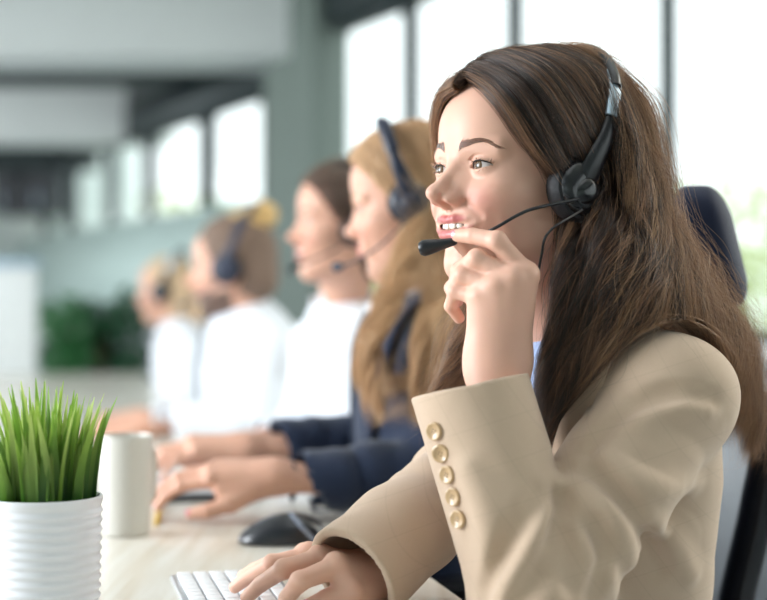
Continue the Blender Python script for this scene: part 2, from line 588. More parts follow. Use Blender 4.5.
def build_outside():
    rng = np.random.default_rng(5)
    leaf = mat('overexposed tree leaf', srgb(196, 208, 152), .6, noise=(1.5, .2))  # leaf colour bleached so the overexposed daylight is in the paint
    bark = mat('tree bark', srgb(96, 84, 70), .9, noise=(6, .3))
    spec = [(708, 16.0, 3.1, 2.0, 'broad pale green tree outside the window above the navy chair'),
            (596, 25.0, 4.0, 1.7, 'pale tree outside the window right of the two middle posts'),
            (442, 17.0, 3.5, 1.1, 'slim tree outside the window between the two middle posts'),
            (378, 19.0, 3.3, 1.1, 'slim tree outside the window next to the grey column'),
            (178, 22.0, 3.4, 1.8, 'tree outside the far windows behind the bearded man')]
    for k, (px, Y, h_, r, lab) in enumerate(spec):
        X = (px - 383.5) * Y / FPX
        t = empty('tree' if k == 0 else 'tree.%03d' % k, (X, Y, -.12), lab, 'tree', 'trees outside the windows')
        MB().tube([(X, Y, -.14), (X + .05, Y, h_ * .4), (X - .03, Y + .05, h_ * .75)], [.09, .07, .04], 10).build('trunk', bark, t)
        v, f = leaf_cloud((X, Y, h_ * .72 - .9), (r * .8, r * .8, h_ * .36), 900, rng, .11)
        link('crown', np_mesh('crown', v, f), leaf, t, False)


# ------------------------------------------------------------------ people: head
# head frame: x forward, y to the person's left, z up, origin between the eyeballs
UP_LIP = ([(0.0212, 0.0000, -0.0543), (0.0200, 0.0090, -0.0534), (0.0135, 0.0220, -0.0529), (.0045, .0345, -.0506)], [.0033, .0034, .0028, .0017])
LO_LIP = ([(0.0192, 0.0000, -0.0697), (0.0176, 0.0110, -0.0689), (0.0115, 0.0235, -0.0635), (.0045, .0342, -.0516)], [.0044, .0041, .0031, .0017])
GAP_S = ([(0.0185, 0.0000, -0.0615), (0.0160, 0.0120, -0.0607), (0.0090, 0.0240, -0.0575), (.0062, .0325, -.0515)], [.0034, .0033, .0023, .0006])
UP_LIP_C = ([(0.0220, 0.0000, -0.0580), (0.0207, 0.0085, -0.0570), (0.0150, 0.0165, -0.0590), (0.0055, 0.0240, -0.0615)], [.0046, .0046, .0036, .0014])
LO_LIP_C = ([(0.0205, 0.0000, -0.0680), (0.0190, 0.0095, -0.0675), (0.0135, 0.0165, -0.0650), (0.0055, 0.0235, -0.0620)], [.0056, .0052, .0040, .0014])
GAP_C = ([(0.0250, 0.0000, -0.0630), (0.0230, 0.0090, -0.0625), (0.0165, 0.0175, -0.0623), (0.0055, 0.0235, -0.0619)], [.0010, .0010, .0008, .0005])
EYE_R = .0124
LID_C, LID_HW = .0312, .0134


def lid_curves(y, open_=1.0):
    t = (y - LID_C) / LID_HW
    q = np.clip(1 - t * t, 0, None)
    tilt = .0011 * t
    zu = tilt + .0050 * open_ * q ** .8 * (1 - .12 * t) + .0002
    zl = tilt - .0036 * open_ * q ** .9 * (1 + .18 * t) - .0002
    return zu, zl


def head_sdf(P, pr):
    """pr: dict(smile, male, lids, neck=(point, radius))"""
    f32 = P.dtype
    y = np.abs(P[:, 1])
    S = np.stack([P[:, 0], y, P[:, 2]], 1)
    male = pr.get('male', 0)
    smile = pr.get('smile', 0)
    d = ell(P, (-.083, 0, .034), (.098, .0755, .092))
    d = smin(d, ell(P, (-.040, 0, -.028), (.0575, .0545, .086)), .030)
    d = smin(d, ell(P, (-.030, 0, .046), (.0480, .054, .042)), .02)
    d = smin(d, ell(S, (-.019, .0420, -.024), (.024, .0185, .017)), .020)
    d = smin(d, ell(S, (-.0085, .0285, -.042 + .003 * smile), (.0200, .0178 + .001 * smile, .0200)), .018)
    d = smin(d, ell(P, (-.0105, 0, -.058), (.0275, .0305, .026)), .016)
    jw = .006 * male - .002
    d = smin(d, cap(S, (-.070, .043 + jw, -.066 - jw), (-.008, .014 + jw, -.1000), .0150, .0125), .024)
    d = smin(d, ell(P, (-.0030 + jw * .6, 0, -.0995 - jw), (.0165, .0190 + jw, .0140)), .016)
    d = smin(d, ell(S, (-.045, .046 + jw * .5, -.052), (.030, .0115, .034)), .020)
    # eye sockets, brow ridge
    d = ssub(d, ell(S, (.0235, .0320, -.001), (.0135, .0205, .0120)), .014)
    d = smin(d, cap(S, (.0105, .0110, .0165), (-.002, .0460, .0160), .0062 + jw * .4, .0060), .012)
    # lids around the eyeball
    zu, zl = lid_curves(y.astype(np.float64), pr.get('lids', 1.0))
    zu = zu.astype(f32); zl = zl.astype(f32)
    eye = np.sqrt(((S - np.array((-.0004, .0310, 0), f32)) ** 2).sum(1))
    d = smin(d, eye - (EYE_R + .0013), .0050)
    # upper-lid crease
    d = ssub(d, chain(S, [(.0115, .0185, .0066), (.0128, .0270, .0098), (.0108, .0375, .0098), (.0050, .0455, .0058)], [.0007, .0009, .0009, .0006]), .0026)
    op = np.maximum(P[:, 2] - zu, zl - P[:, 2])
    op = np.maximum(op, np.abs(y - LID_C) - LID_HW)
    op = np.maximum(op, -.002 - P[:, 0])
    d = ssub(d, op, .0007)
    d = np.maximum(d, EYE_R + .0002 - eye) if pr.get('lids', 1.0) > .2 else d
    # nose
    nl = pr.get('nose', 0.0)
    d = smin(d, cap(P, (.0100, 0, .0060), (.0362 + nl, 0, -.0250), .0056, .0062), .0110)
    d = smin(d, cap(S, (.0050, .0075, -.0050), (.0225, .0090, -.0322), .0048, .0064), .0110)
    d = smin(d, ell(P, (.0390 + nl, 0, -.0296), (.0102, .0088, .0080)), .0070)
    d = smin(d, ell(S, (.0250, .0112, -.0345), (.0112, .0050 + .001 * smile, .0059)), .0045)
    d = smin(d, cap(P, (.0385 + nl * .7, 0, -.0352), (.0205, 0, -.0425), .0036, .0045), .0040)
    d = ssub(d, ell(S, (.0305, .0068, -.0418), (.0074, .0030, .0046), rotm((0, 1, 0), .25)), .0022)
    d = ssub(d, chain(S, [(.0140, .0198, -.0330), (.0150, .0198, -.0385)], [.0002, .0002]), .0035)
    # mouth
    ul, ll, gp = (UP_LIP, LO_LIP, GAP_S) if smile > .5 else (UP_LIP_C, LO_LIP_C, GAP_C)
    d = smin(d, chain(S, ul[0], ul[1], .002), .0045)
    d = smin(d, chain(S, ll[0], ll[1], .002), .0045)
    d = ssub(d, chain(S, [(.0225, 0, -.0450), (.0245, 0, -.0505)], [.0012, .0014]), .0040)
    if smile > .5:
        d = ssub(d, chain(S, gp[0], gp[1], .001), .0014)
        d = ssub(d, ell(P, (-.002, 0, -.0610), (.0160, .0235, .0046)), .002)
        d = ssub(d, chain(S, [(.0180, .0205, -.0380), (.0155, .0285, -.0435), (.0100, .0370, -.0510)], [.0001, .0002, .0001]), .0080)
    else:
        d = ssub(d, chain(S, gp[0], gp[1], .001), .0016)
        d = ssub(d, chain(S, [(.0165, .0205, -.0385), (.0120, .0285, -.0515)], [.0006, .0006]), .0060)
    d = ssub(d, ell(P, (.0260, 0, -.0825), (.0085, .0170, .0048)), .0070)
    # ears
    Re = rotm((0, 0, 1), .25)
    ear = ell(S, (-.0900, .0730, -.0060), (.0175, .0055, .0300), Re)
    ear = ssub(ear, ell(S, (-.0870, .0780, -.0040), (.0115, .0050, .0215), Re), .003)
    ear = smin(ear, ell(S, (-.0800, .0720, -.0120), (.0045, .0040, .0065)), .004)
    d = smin(d, ear, .006)
    # neck
    if pr.get('neck') is not None:
        c, r = pr['neck']
        a = V(-.082, 0, -.070)
        nk = ecap(P, a, c, .054 + .006 * male, r, (0, 1, 0), .94)
        nk = smin(nk, cap(S, (-.082, .050, -.040), (np.array(c) + V(.035, -.036, .0)) * V(1, 1, 1), .012, .010), .022)
        d = smin(d, nk, .022)
        if not pr.get('shirt'): d = smin(d, cap(S, V(c[0], 0, c[2] - .012), V(c[0] + .005, .085, c[2] - .045), .040, .022), .03)
    return d


class Head:
    """places a head: origin O (between the eyeballs), facing by yaw (0 = towards -X, positive turns towards the camera), pitch up, roll"""
    def __init__(s, O, yaw, pitch=0.0, roll=0.0, scale=1.0):
        f = V(-math.cos(yaw), -math.sin(yaw), 0); l = V(math.sin(yaw), -math.cos(yaw), 0); u = V(0, 0, 1)
        R = np.stack([f, l, u], 1)
        R = R @ rotm((0, 1, 0), -pitch) @ rotm((1, 0, 0), roll)
        s.R, s.O, s.s = R, np.asarray(O, float), scale

    def w(s, p): return np.asarray(p, float) @ (s.R * s.s).T + s.O
    def l(s, p): return (np.asarray(p, float) - s.O) @ s.R / s.s


def head_mesh(H, pr, h=.0012):
    """returns world verts, quads, lip and blush masks, local verts"""
    f = lambda P: head_sdf(P, pr)
    lo = V(-.190, -.092, -.135); hi = V(.050, .092, .125)
    if pr.get('neck') is not None:
        c = pr['neck'][0]
        lo = np.minimum(lo, np.array(c) - V(.075, .20, .11)); hi = np.maximum(hi, np.array(c) + V(.075, .20, 0))
    X, Q = isosurface(f, lo, hi, h)
    S = np.stack([X[:, 0], np.abs(X[:, 1]), X[:, 2]], 1)
    ul, ll, gp = (UP_LIP, LO_LIP, GAP_S) if pr.get('smile', 0) > .5 else (UP_LIP_C, LO_LIP_C, GAP_C)
    lip = np.minimum(chain(S, ul[0], np.array(ul[1]) + .0004), chain(S, ll[0], np.array(ll[1]) + .0002))
    lip = np.clip(1 - lip / .0012, 0, 1) * (S[:, 0] > -.01)
    blush = np.exp(-(((S - V(.012, .038, -.034)) / V(.03, .018, .016)) ** 2).sum(1)) + .5 * np.exp(-(((S - V(.04, 0, -.036)) / V(.012, .012, .01)) ** 2).sum(1))
    if pr.get('stubble'):
        st = np.clip((-.046 - S[:, 2] - .25 * np.clip(S[:, 0] + .07, -.03, .03)) / .012, 0, 1) * np.clip((S[:, 0] + .088) / .012, 0, 1) * np.clip((S[:, 2] + .128) / .012, 0, 1)
        side = np.clip((S[:, 1] - .022) / .006, 0, 1)
        low = np.clip((-.054 - S[:, 2]) / .006, 0, 1)
        stub = st * np.maximum(np.clip((-.050 - S[:, 2]) / .008, 0, 1) * (1 - lip), side * low)
    else:
        stub = np.zeros(len(S))
    return X, Q, lip, blush, stub


def skin_mat(name, base, lipc, blushc, stubc=(.05, .035, .03, 1)):
    m = mat(name, base, rough=.46, spec=.42, sss=.10)
    nt = m.node_tree; b = nt.nodes['Principled BSDF']
    b.inputs['Subsurface Radius'].default_value = (1, .38, .22)
    b.inputs['Subsurface Scale'].default_value = .005
    prev = None
    tc = nt.nodes.new('ShaderNodeTexCoord')
    n = nt.nodes.new('ShaderNodeTexNoise'); n.inputs['Scale'].default_value = 38; n.inputs['Detail'].default_value = 5
    nt.links.new(tc.outputs['Object'], n.inputs['Vector'])
    r = nt.nodes.new('ShaderNodeMapRange'); r.inputs['To Min'].default_value = .93; r.inputs['To Max'].default_value = 1.07
    nt.links.new(n.outputs['Fac'], r.inputs['Value'])
    x = nt.nodes.new('ShaderNodeVectorMath'); x.operation = 'SCALE'; x.inputs[0].default_value = base[:3]
    nt.links.new(r.outputs['Result'], x.inputs['Scale'])
    prev = x.outputs['Vector']
    for an, c, k in (('blush', blushc, .55), ('stubble', stubc, .86), ('lip', lipc, .85)):
        a = nt.nodes.new('ShaderNodeAttribute'); a.attribute_name = an
        s = nt.nodes.new('ShaderNodeMath'); s.operation = 'MULTIPLY'; s.inputs[1].default_value = k
        nt.links.new(a.outputs['Fac'], s.inputs[0])
        mx = nt.nodes.new('ShaderNodeMix'); mx.data_type = 'RGBA'
        nt.links.new(s.outputs[0], mx.inputs['Factor'])
        nt.links.new(prev, mx.inputs['A']); mx.inputs['B'].default_value = c
        prev = mx.outputs['Result']
    nt.links.new(prev, b.inputs['Base Color'])
    a = nt.nodes.new('ShaderNodeAttribute'); a.attribute_name = 'lip'
    r2 = nt.nodes.new('ShaderNodeMapRange'); r2.inputs['To Min'].default_value = .46; r2.inputs['To Max'].default_value = .28
    nt.links.new(a.outputs['Fac'], r2.inputs['Value']); nt.links.new(r2.outputs['Result'], b.inputs['Roughness'])
    n2 = nt.nodes.new('ShaderNodeTexNoise'); n2.inputs['Scale'].default_value = 900; n2.inputs['Detail'].default_value = 2
    nt.links.new(tc.outputs['Object'], n2.inputs['Vector'])
    bp = nt.nodes.new('ShaderNodeBump'); bp.inputs['Strength'].default_value = .06; bp.inputs['Distance'].default_value = .0006
    nt.links.new(n2.outputs['Fac'], bp.inputs['Height']); nt.links.new(bp.outputs['Normal'], b.inputs['Normal'])
    return m


def eye_pieces(mb, H, gaze, lids, slots, detail=True):
    """eyeballs with iris and pupil faces; gaze = unit direction in the head frame; slots = (sclera, iris, pupil) material indices"""
    g = unit(gaze)
    n = 64 if detail else 32
    th = np.concatenate([np.linspace(0, .14, 4), np.linspace(.20, .47, 7)[0:], np.linspace(.54, math.pi, n // 3)])
    a = np.linspace(0, 2 * np.pi, n, endpoint=False)
    e1 = unit(np.cross(g, V(0, 0, 1))); e2 = np.cross(e1, g)
    bulge = 1 + .045 * np.clip(1 - th / .52, 0, 1) ** .8
    v = (np.cos(th)[:, None, None] * g + np.sin(th)[:, None, None] * (np.cos(a)[None, :, None] * e1 + np.sin(a)[None, :, None] * e2)) * (bulge[:, None, None] * EYE_R)
    m = len(th)
    i, j = np.meshgrid(np.arange(m - 1), np.arange(n), indexing='ij')
    j2 = (j + 1) % n
    f = np.stack([i * n + j, (i + 1) * n + j, (i + 1) * n + j2, i * n + j2], -1)
    for sgn in (1, -1):
        c = V(-.0004, .031 * sgn, 0)
        vv = H.w(v.reshape(-1, 3) + c)
        base = mb.n
        mb.add(vv, [f[:3].reshape(-1, 4)], slots[2])
        mb.n = base
        mb.v.pop()
        mb.add(vv, [f[3:10].reshape(-1, 4)], slots[1])
        mb.n = base
        mb.v.pop()
        mb.add(vv, [f[10:].reshape(-1, 4)], slots[0])


def teeth_pieces(mb, H, slot):
    """upper teeth along the dental arch, each a rounded block"""
    ws = [.0084, .0068, .0076, .0070, .0068]
    hs = [.0094, .0082, .0090, .0078, .0072]
    ang = 0.0
    y = 0.0
    for sgn in (1, -1):
        t = 0.0
        for wd, ht in zip(ws, hs):
            t += wd / 2
            a = t / .0235                          # angle on an arch of radius .0235
            yy = .0245 * math.sin(a) * sgn; xx = -.0072 + .0240 * math.cos(a)
            R = rotm((0, 0, 1), a * sgn)
            n = 14
            g = MB(); g.ellipsoid((0, 0, 0), (1, 1, 1), n=n)
            p = g.v[0]
            p = np.sign(p) * np.abs(p) ** .55     # superellipsoid
            p = p * V(.0030, wd * .5 * 1.05, ht * .5)
            p = p @ R.T + V(xx, yy, -.0592)
            mb.add(H.w(p), [q for q, _ in g.order], slot)
            t += wd / 2


def lathe_nail(mb, c, d, nrm, L, W, slot):
    """a fingernail: curved plate at c, along finger direction d, facing nrm"""
    d = unit(d); nrm = unit(nrm - d * (nrm @ d)); s = np.cross(d, nrm)
    u, v = np.meshgrid(np.linspace(-1, 1, 9), np.linspace(-1, 1, 9), indexing='ij')
    x = np.sign(u) * np.abs(u)
    k = np.sqrt(np.clip(1 - .35 * v ** 2, 0, 1))
    uu = u * k; vv = v * np.sqrt(np.clip(1 - .30 * u ** 2, 0, 1))
    p = np.asarray(c) + d * (uu * L * .5)[..., None] + s * (vv * W * .5)[..., None] + nrm * ((-.28 * W * vv ** 2 - .06 * L * uu ** 2))[..., None]
    top = p.reshape(-1, 3); bot = top - nrm * .0008
    i, j = np.meshgrid(np.arange(8), np.arange(8), indexing='ij')
    f = np.stack([i * 9 + j, (i + 1) * 9 + j, (i + 1) * 9 + j + 1, i * 9 + j + 1], -1).reshape(-1, 4)
    mb.add(np.concatenate([top, bot]), [f, f[:, ::-1] + 81], slot)


def brow_strands(H, pr, n, rng, length=.0085):
    """eyebrow hairs of both brows, rooted on the skin"""
    f = lambda P: head_sdf(P.astype(np.float64), pr)
    out = []
    low = spline([(.0, .0115, .0142), (.0, .0230, .0208), (.0, .0360, .0232), (.0, .0510, .0172)], 200)
    for sgn in (1, -1):
        t = rng.random(n)
        c = low[(t * 199).astype(int)]
        thick = .0058 * (1 - .72 * t ** 1.5)
        p = np.stack([np.full(n, .02), c[:, 1] + rng.normal(0, .0004, n), c[:, 2] + thick * rng.random(n)], 1)
        x = np.full(n, .035)
        for _ in range(24):                      # march back onto the skin
            p[:, 0] = x
            x = x - np.clip(f(p), -.01, .01) * .8
        p[:, 0] = x
        ang = np.where(t < .15, 1.2 - t * 4, .42 - .9 * t)
        dy = np.cos(ang); dz = np.sin(ang)
        L = length * (.55 + .5 * rng.random(n)) * (1 - .4 * t)
        K = 5
        s = np.linspace(0, 1, K)
        pts = p[:, None, :] + s[None, :, None] * L[:, None, None] * np.stack([np.zeros(n), dy, dz], 1)[:, None, :]
        flat = pts.reshape(-1, 3)
        for _ in range(6):                       # keep the hairs lying on the skin
            dd = f(flat) - .0004
            flat[:, 0] -= np.clip(dd, -.004, .004)
        pts = flat.reshape(n, K, 3)
        pts[:, :, 1] *= sgn
        out.append(pts)
    return H.w(np.concatenate(out))


def lash_line(H, pr, material, parent):
    """the dark rim of the upper lid"""
    for sgn in (1, -1):
        t = np.linspace(-.93, 1.0, 26)
        y = LID_C + LID_HW * t
        zu, _ = lid_curves(y, pr.get('lids', 1.0))
        x = -.0004 + np.sqrt(np.clip((EYE_R + .0013) ** 2 - (y - .031) ** 2 - zu ** 2, 1e-6, None))
        MB().tube(H.w(np.stack([x + .0002, y * sgn, zu + .0001], 1)), .00085 * (1 - .6 * np.abs(t) ** 6), 6).build('lash_line', material, parent)


def lash_strands(H, pr, rng, n=70):
    out = []
    op = pr.get('lids', 1.0)
    for sgn in (1, -1):
        for upper, cnt, L0 in ((True, n, .0066), (False, n // 3, .0030)):
            t = rng.uniform(-.80, .97, cnt)
            y = LID_C + LID_HW * t
            zu, zl = lid_curves(y, op)
            z = zu if upper else zl
            rr = (EYE_R + .0012) ** 2 - (y - .031) ** 2 - z ** 2
            x = -.0004 + np.sqrt(np.clip(rr, 1e-6, None))
            p = np.stack([x, y, z], 1)
            o = np.stack([x + .0004, (y - .031) * 1.1, z * .5 + (.0015 if upper else -.003)], 1)
            o /= np.linalg.norm(o, axis=1)[:, None]
            o[:, 1] += .35 * t
            L = L0 * (.6 + .4 * rng.random(cnt)) * (.75 + .3 * t)
            s = np.linspace(0, 1, 6)
            pts = p[:, None] + (s[None, :, None] * L[:, None, None]) * o[:, None]
            pts[:, :, 2] += (1 if upper else -1) * (s ** 2)[None] * L[:, None] * (.55 if upper else .2) - (.15 * L[:, None] * s[None] if upper else 0)
            pts[:, :, 1] *= sgn
            out.append(pts)
    return H.w(np.concatenate(out))

# ------------------------------------------------------------------ people: hands, hair, clothing
def ray_hit(px, py, f, y0=1.15, y1=2.6, lift=0.0):
    """first point of the surface f=0 along the line of sight through a pixel, lifted off the surface"""
    d = V((px - 383.5) / FPX, 1, (300 - py) / FPX)
    o = V(0, 0, CAM_Z)
    t = y0
    L = np.linalg.norm(d)
    for _ in range(160):
        v = float(f((o + d * t)[None])[0])
        if v < 2e-4: break
        t += max(v * .7, 2e-4) / L
        if t > y1: break
    p = o + d * t
    return p + grad(f, p[None])[0] * lift


def grad(f, P, e=2e-3):
    d0 = f(P)
    g = np.stack([f(P + np.eye(3)[i] * e) - d0 for i in range(3)], 1)
    return g / (np.linalg.norm(g, axis=1)[:, None] + 1e-9)


def hand_sdf(P, J, s=1.0):
    """J: dict wrist (point), arm (point up the forearm), fingers = [index, middle, ring, pinky] each [mcp, pip, dip, tip],
    thumb = [cmc, mcp, ip, tip]; s scales the radii"""
    W = J['wrist']
    rad = [(.0118, .0090, .0079, .0066), (.0118, .0092, .0080, .0068), (.0112, .0086, .0076, .0064), (.0098, .0076, .0067, .0057)]
    pn = unit(np.cross(J['fingers'][0][0] - W, J['fingers'][3][0] - W))
    side = unit(J['fingers'][0][0] - J['fingers'][3][0])
    Wm = .42 * side
    d = None
    for k, F in enumerate(J['fingers']):
        w0 = W + side * (.013, .005, -.004, -.012)[k] * s
        e = cap(P, w0, F[0], .0160 * s, rad[k][0] * s)
        d = e if d is None else smin(d, e, .023 * s)
    d = smin(d, ecap(P, J['wrist'], J['arm'], .0275 * s, .0285 * s, pn, .74), .022 * s)
    T = J['thumb']
    tr = (.0155 * s, .0125 * s, .0105 * s, .0080 * s)
    d = smin(d, cap(P, T[0], T[1], tr[0], tr[1]), .014 * s)
    d = smin(d, cap(P, (T[0] + W) / 2, (T[1] + J['fingers'][0][0]) / 2, .0120 * s, .0085 * s), .012 * s)
    e = smin(cap(P, T[1], T[2], tr[1], tr[2]), cap(P, T[2], T[3], tr[2], tr[3]), .002 * s)
    d = smin(d, e, .005 * s)
    for k, F in enumerate(J['fingers']):
        r = [q * s for q in rad[k]]
        e = cap(P, F[0], F[1], r[0] * .93, r[1])
        m = (F[0] + F[1]) / 2
        e = smin(e, cap(P, F[1], F[2], r[1], r[2]), .0015 * s)
        e = smin(e, cap(P, F[2], F[3], r[2], r[3]), .0015 * s)
        # knuckle swellings
        e = smin(e, ell(P, F[1], (r[1] * 1.06,) * 3), .004 * s)
        d = smin(d, e, .0034 * s)
        nk = (F[0] * 1.0)
        d = smin(d, ell(P, nk + J['dorsal'] * .0030 * s, (r[0] * .92,) * 3), .006 * s)
        # extensor tendon on the back of the hand
        if k < 4:
            d = smin(d, cap(P, F[0] + J['dorsal'] * .0075 * s, W + J['dorsal'] * .0115 * s, .0035 * s, .0026 * s), .009 * s)
    return d


def nails(mb, J, slot, s=1.0):
    for k, F in enumerate(J['fingers'] + [J['thumb']]):
        d = unit(F[3] - F[2])
        # nails face away from the side the finger curls to
        ref = J['dorsal'] if k < 4 else J.get('thumb_nail', J['dorsal'])
        b = unit(F[2] - F[1])
        n = ref - d * (ref @ d)
        if k < 4:
            out = b - d * (b @ d)
            if np.linalg.norm(out) > .25: n = out
        n = unit(n)
        r = (.0066, .0068, .0064, .0057, .0080)[k] * s
        c = F[3] + n * (r * 1.02) - d * .0005
        lathe_nail(mb, c, d, n, .0105 * s if k < 4 else .013 * s, r * 1.62, slot)


def bounds(pts, pad):
    p = np.array(pts); return p.min(0) - pad, p.max(0) + pad


def hand_mesh(J, h=.0013, s=1.0):
    pts = [J['wrist'], J['arm']] + [q for F in J['fingers'] for q in F] + list(J['thumb'])
    lo, hi = bounds(pts, .036)
    return isosurface(lambda P: hand_sdf(P, J, s), lo, hi, h)


def pose_hand(wrist, fwd, dorsal, thumb_side, curl=(.35, .45, .35), spread=.10, s=1.0, arm=None, length=.19):
    """forward kinematics of a hand: fwd = wrist to knuckles, dorsal = normal of the back of the hand, thumb_side = +1/-1"""
    fwd = unit(fwd); dorsal = unit(dorsal - fwd * (dorsal @ fwd)); side = np.cross(fwd, dorsal) * thumb_side
    wrist = np.asarray(wrist, float)
    F = []
    base = [(.086, .026), (.090, .006), (.084, -.014), (.077, -.031)]
    seg = [(.043, .026, .021), (.047, .029, .022), (.043, .027, .022), (.034, .020, .019)]
    for k in range(4):
        p = wrist + (fwd * base[k][0] + side * base[k][1] - dorsal * (.002, 0, .002, .006)[k]) * s
        a = 0.0; pts = [p]
        sp = (1.3, .3, -.7, -1.8)[k] * spread
        for j in range(3):
            a += curl[j] * (1, 1, 1.05, 1.1)[k]
            dr = unit((fwd + side * sp) * math.cos(a) - dorsal * math.sin(a))
            p = p + dr * seg[k][j] * s
            pts.append(p)
        F.append(pts)
    t0 = wrist + (fwd * .022 + side * .022 - dorsal * .012) * s
    t1 = t0 + unit(fwd * .75 + side * .55 - dorsal * .35) * .042 * s
    t2 = t1 + unit(fwd * .9 + side * .22 - dorsal * .30) * .033 * s
    t3 = t2 + unit(fwd * .95 + side * .02 - dorsal * .25) * .024 * s
    return dict(wrist=wrist, arm=wrist - fwd * .10 * s if arm is None else np.asarray(arm, float), fingers=F, thumb=[t0, t1, t2, t3], dorsal=dorsal, thumb_nail=unit(dorsal + side))


def hair_sheet(guides, n, rng, K=30, clumps=120, wave=(.010, .12), layer=.010, jit=.5, tight=.6, collide=None, clear=.003, fly=.02, len_var=.25, ends=None, wave_from=.25, ids=False):
    """n strands interpolated between neighbouring guide curves (each (m,3) world points, root first)"""
    G = np.stack([spline(g, 40) for g in guides])            # (g,40,3)
    m = len(G)
    uc = rng.uniform(0, m - 1, clumps)
    lc = rng.uniform(0, 1, clumps)
    ci = rng.integers(0, clumps, n)
    s = np.linspace(0, 1, K)
    du = rng.normal(0, jit, n)
    u = uc[ci][:, None] + du[:, None] * (1 - tight * s[None] ** .7)
    u = np.where(u < 0, -u * .3, u); u = np.where(u > m - 1, (m - 1) - (u - (m - 1)) * .3, u)
    u = np.clip(u, 0, m - 1 - 1e-6)
    L = 1 - len_var * rng.random(n) * rng.random(n)
    t = np.clip(s[None] * L[:, None], 0, 1) * 39
    i = np.minimum(u.astype(int), m - 2); fu = (u - i)[..., None]
    j = np.minimum(t.astype(int), 38); ft = (t - j)[..., None]
    g = lambda a, b: G[a, b]
    P = (g(i, j) * (1 - ft) + g(i, j + 1) * ft) * (1 - fu) + (g(i + 1, j) * (1 - ft) + g(i + 1, j + 1) * ft) * fu
    T = np.gradient(P, axis=1); T /= np.linalg.norm(T, axis=2)[..., None] + 1e-9
    # sheet normal from the neighbouring guide
    D = (g(i + 1, j) - g(i, j)); D /= np.linalg.norm(D, axis=2)[..., None] + 1e-9
    N = np.cross(T, D); N /= np.linalg.norm(N, axis=2)[..., None] + 1e-6
    B = np.cross(T, N)
    ph = rng.uniform(0, 6.28, clumps)[ci]; wl = wave[1] * rng.uniform(.8, 1.25, clumps)[ci]
    am = wave[0] * rng.uniform(.4, 1.2, clumps)[ci]
    arc = np.concatenate([np.zeros((n, 1)), np.cumsum(np.linalg.norm(np.diff(P, axis=1), axis=2), 1)], 1)
    env = np.clip((s[None] - wave_from) / .4, 0, 1) ** 1.2
    q = 2 * np.pi * arc / wl[:, None] + ph[:, None] + rng.normal(0, .25, n)[:, None]
    P = P + B * (np.sin(q) * env * am[:, None])[..., None] + N * (np.cos(q) * env * am[:, None] * .7)[..., None]
    lay = (lc[ci] * .7 + rng.random(n) * .5 - .6)[:, None] * layer * np.clip(s[None] * 4, .25, 1)
    P = P + N * lay[..., None]
    off = rng.normal(0, 1, (n, 2)) * .0022
    P = P + N * off[:, None, 0:1] + B * off[:, None, 1:2]
    k = rng.random(n) < fly
    if k.any():
        c = int(k.sum())
        a = rng.normal(0, 1, (c, 3, 3)) * V(.010, .006, .004)[None, :, None]
        for h in range(3):
            P[k] += (np.sin(s[None, :] * (h + 1) * 3.0 + rng.uniform(0, 6, (c, 1)))[..., None] * a[:, h][:, None, :]) * (s[None, :, None] ** 1.2) * 1.6
    P = P + np.stack([vnoise(P * 1.0, sd, 45) for sd in (3, 4, 5)], -1) * .0012 * env[..., None]
    if collide is not None:
        Q = P.reshape(-1, 3)
        for _ in range(4):
            d = batched(collide, Q)
            w_ = d < clear
            if not w_.any(): break
            gq = grad(collide, Q[w_])
            Q[w_] += gq * (clear - d[w_])[:, None]
        P = Q.reshape(P.shape)
    return (P, ci) if ids else P


def hair_rad(K, r, tip=.25):
    s = np.linspace(0, 1, K)
    return r * np.minimum(1, tip + (1 - s) * 2.2) * np.where(s > .999, .3, 1)


def add_attr(o, **kw):
    n = len(o.data.vertices)
    for nm, a in kw.items():
        x = o.data.attributes.new(nm, 'FLOAT', 'POINT')
        full = np.zeros(n, np.float32); full[:len(a)] = a
        x.data.foreach_set('value', full)


def person_mesh(name, H, pr, hands, mats, rng, head_h, hand_h, core=None, gaze=(1, 0, 0), detail=True, hs=1.0):
    """the body: head, neck, hands and the trunk and arms under the clothes as ONE mesh; mats = skin, sclera, iris, pupil, tooth, nail"""
    X, Q, lip, blush, stub = head_mesh(H, pr, head_h)
    mb = MB(); mb.add(H.w(X), Q, 0)
    for J in hands:
        hx, hq = hand_mesh(J, hand_h, hs); mb.add(hx, hq, 0)
    if core is not None:
        cx, cq = isosurface(core[0], core[1], core[2], .008, 1); mb.add(cx, cq, 0)
    if pr.get('lids', 1) > .2: eye_pieces(mb, H, gaze, 1, (1, 2, 3), detail)
    if pr.get('smile', 0) > .5: teeth_pieces(mb, H, 4)
    for J in hands: nails(mb, J, 5, hs)
    o = link(name, mb.mesh(name), mats)
    add_attr(o, lip=lip, blush=blush, stubble=stub)
    return o


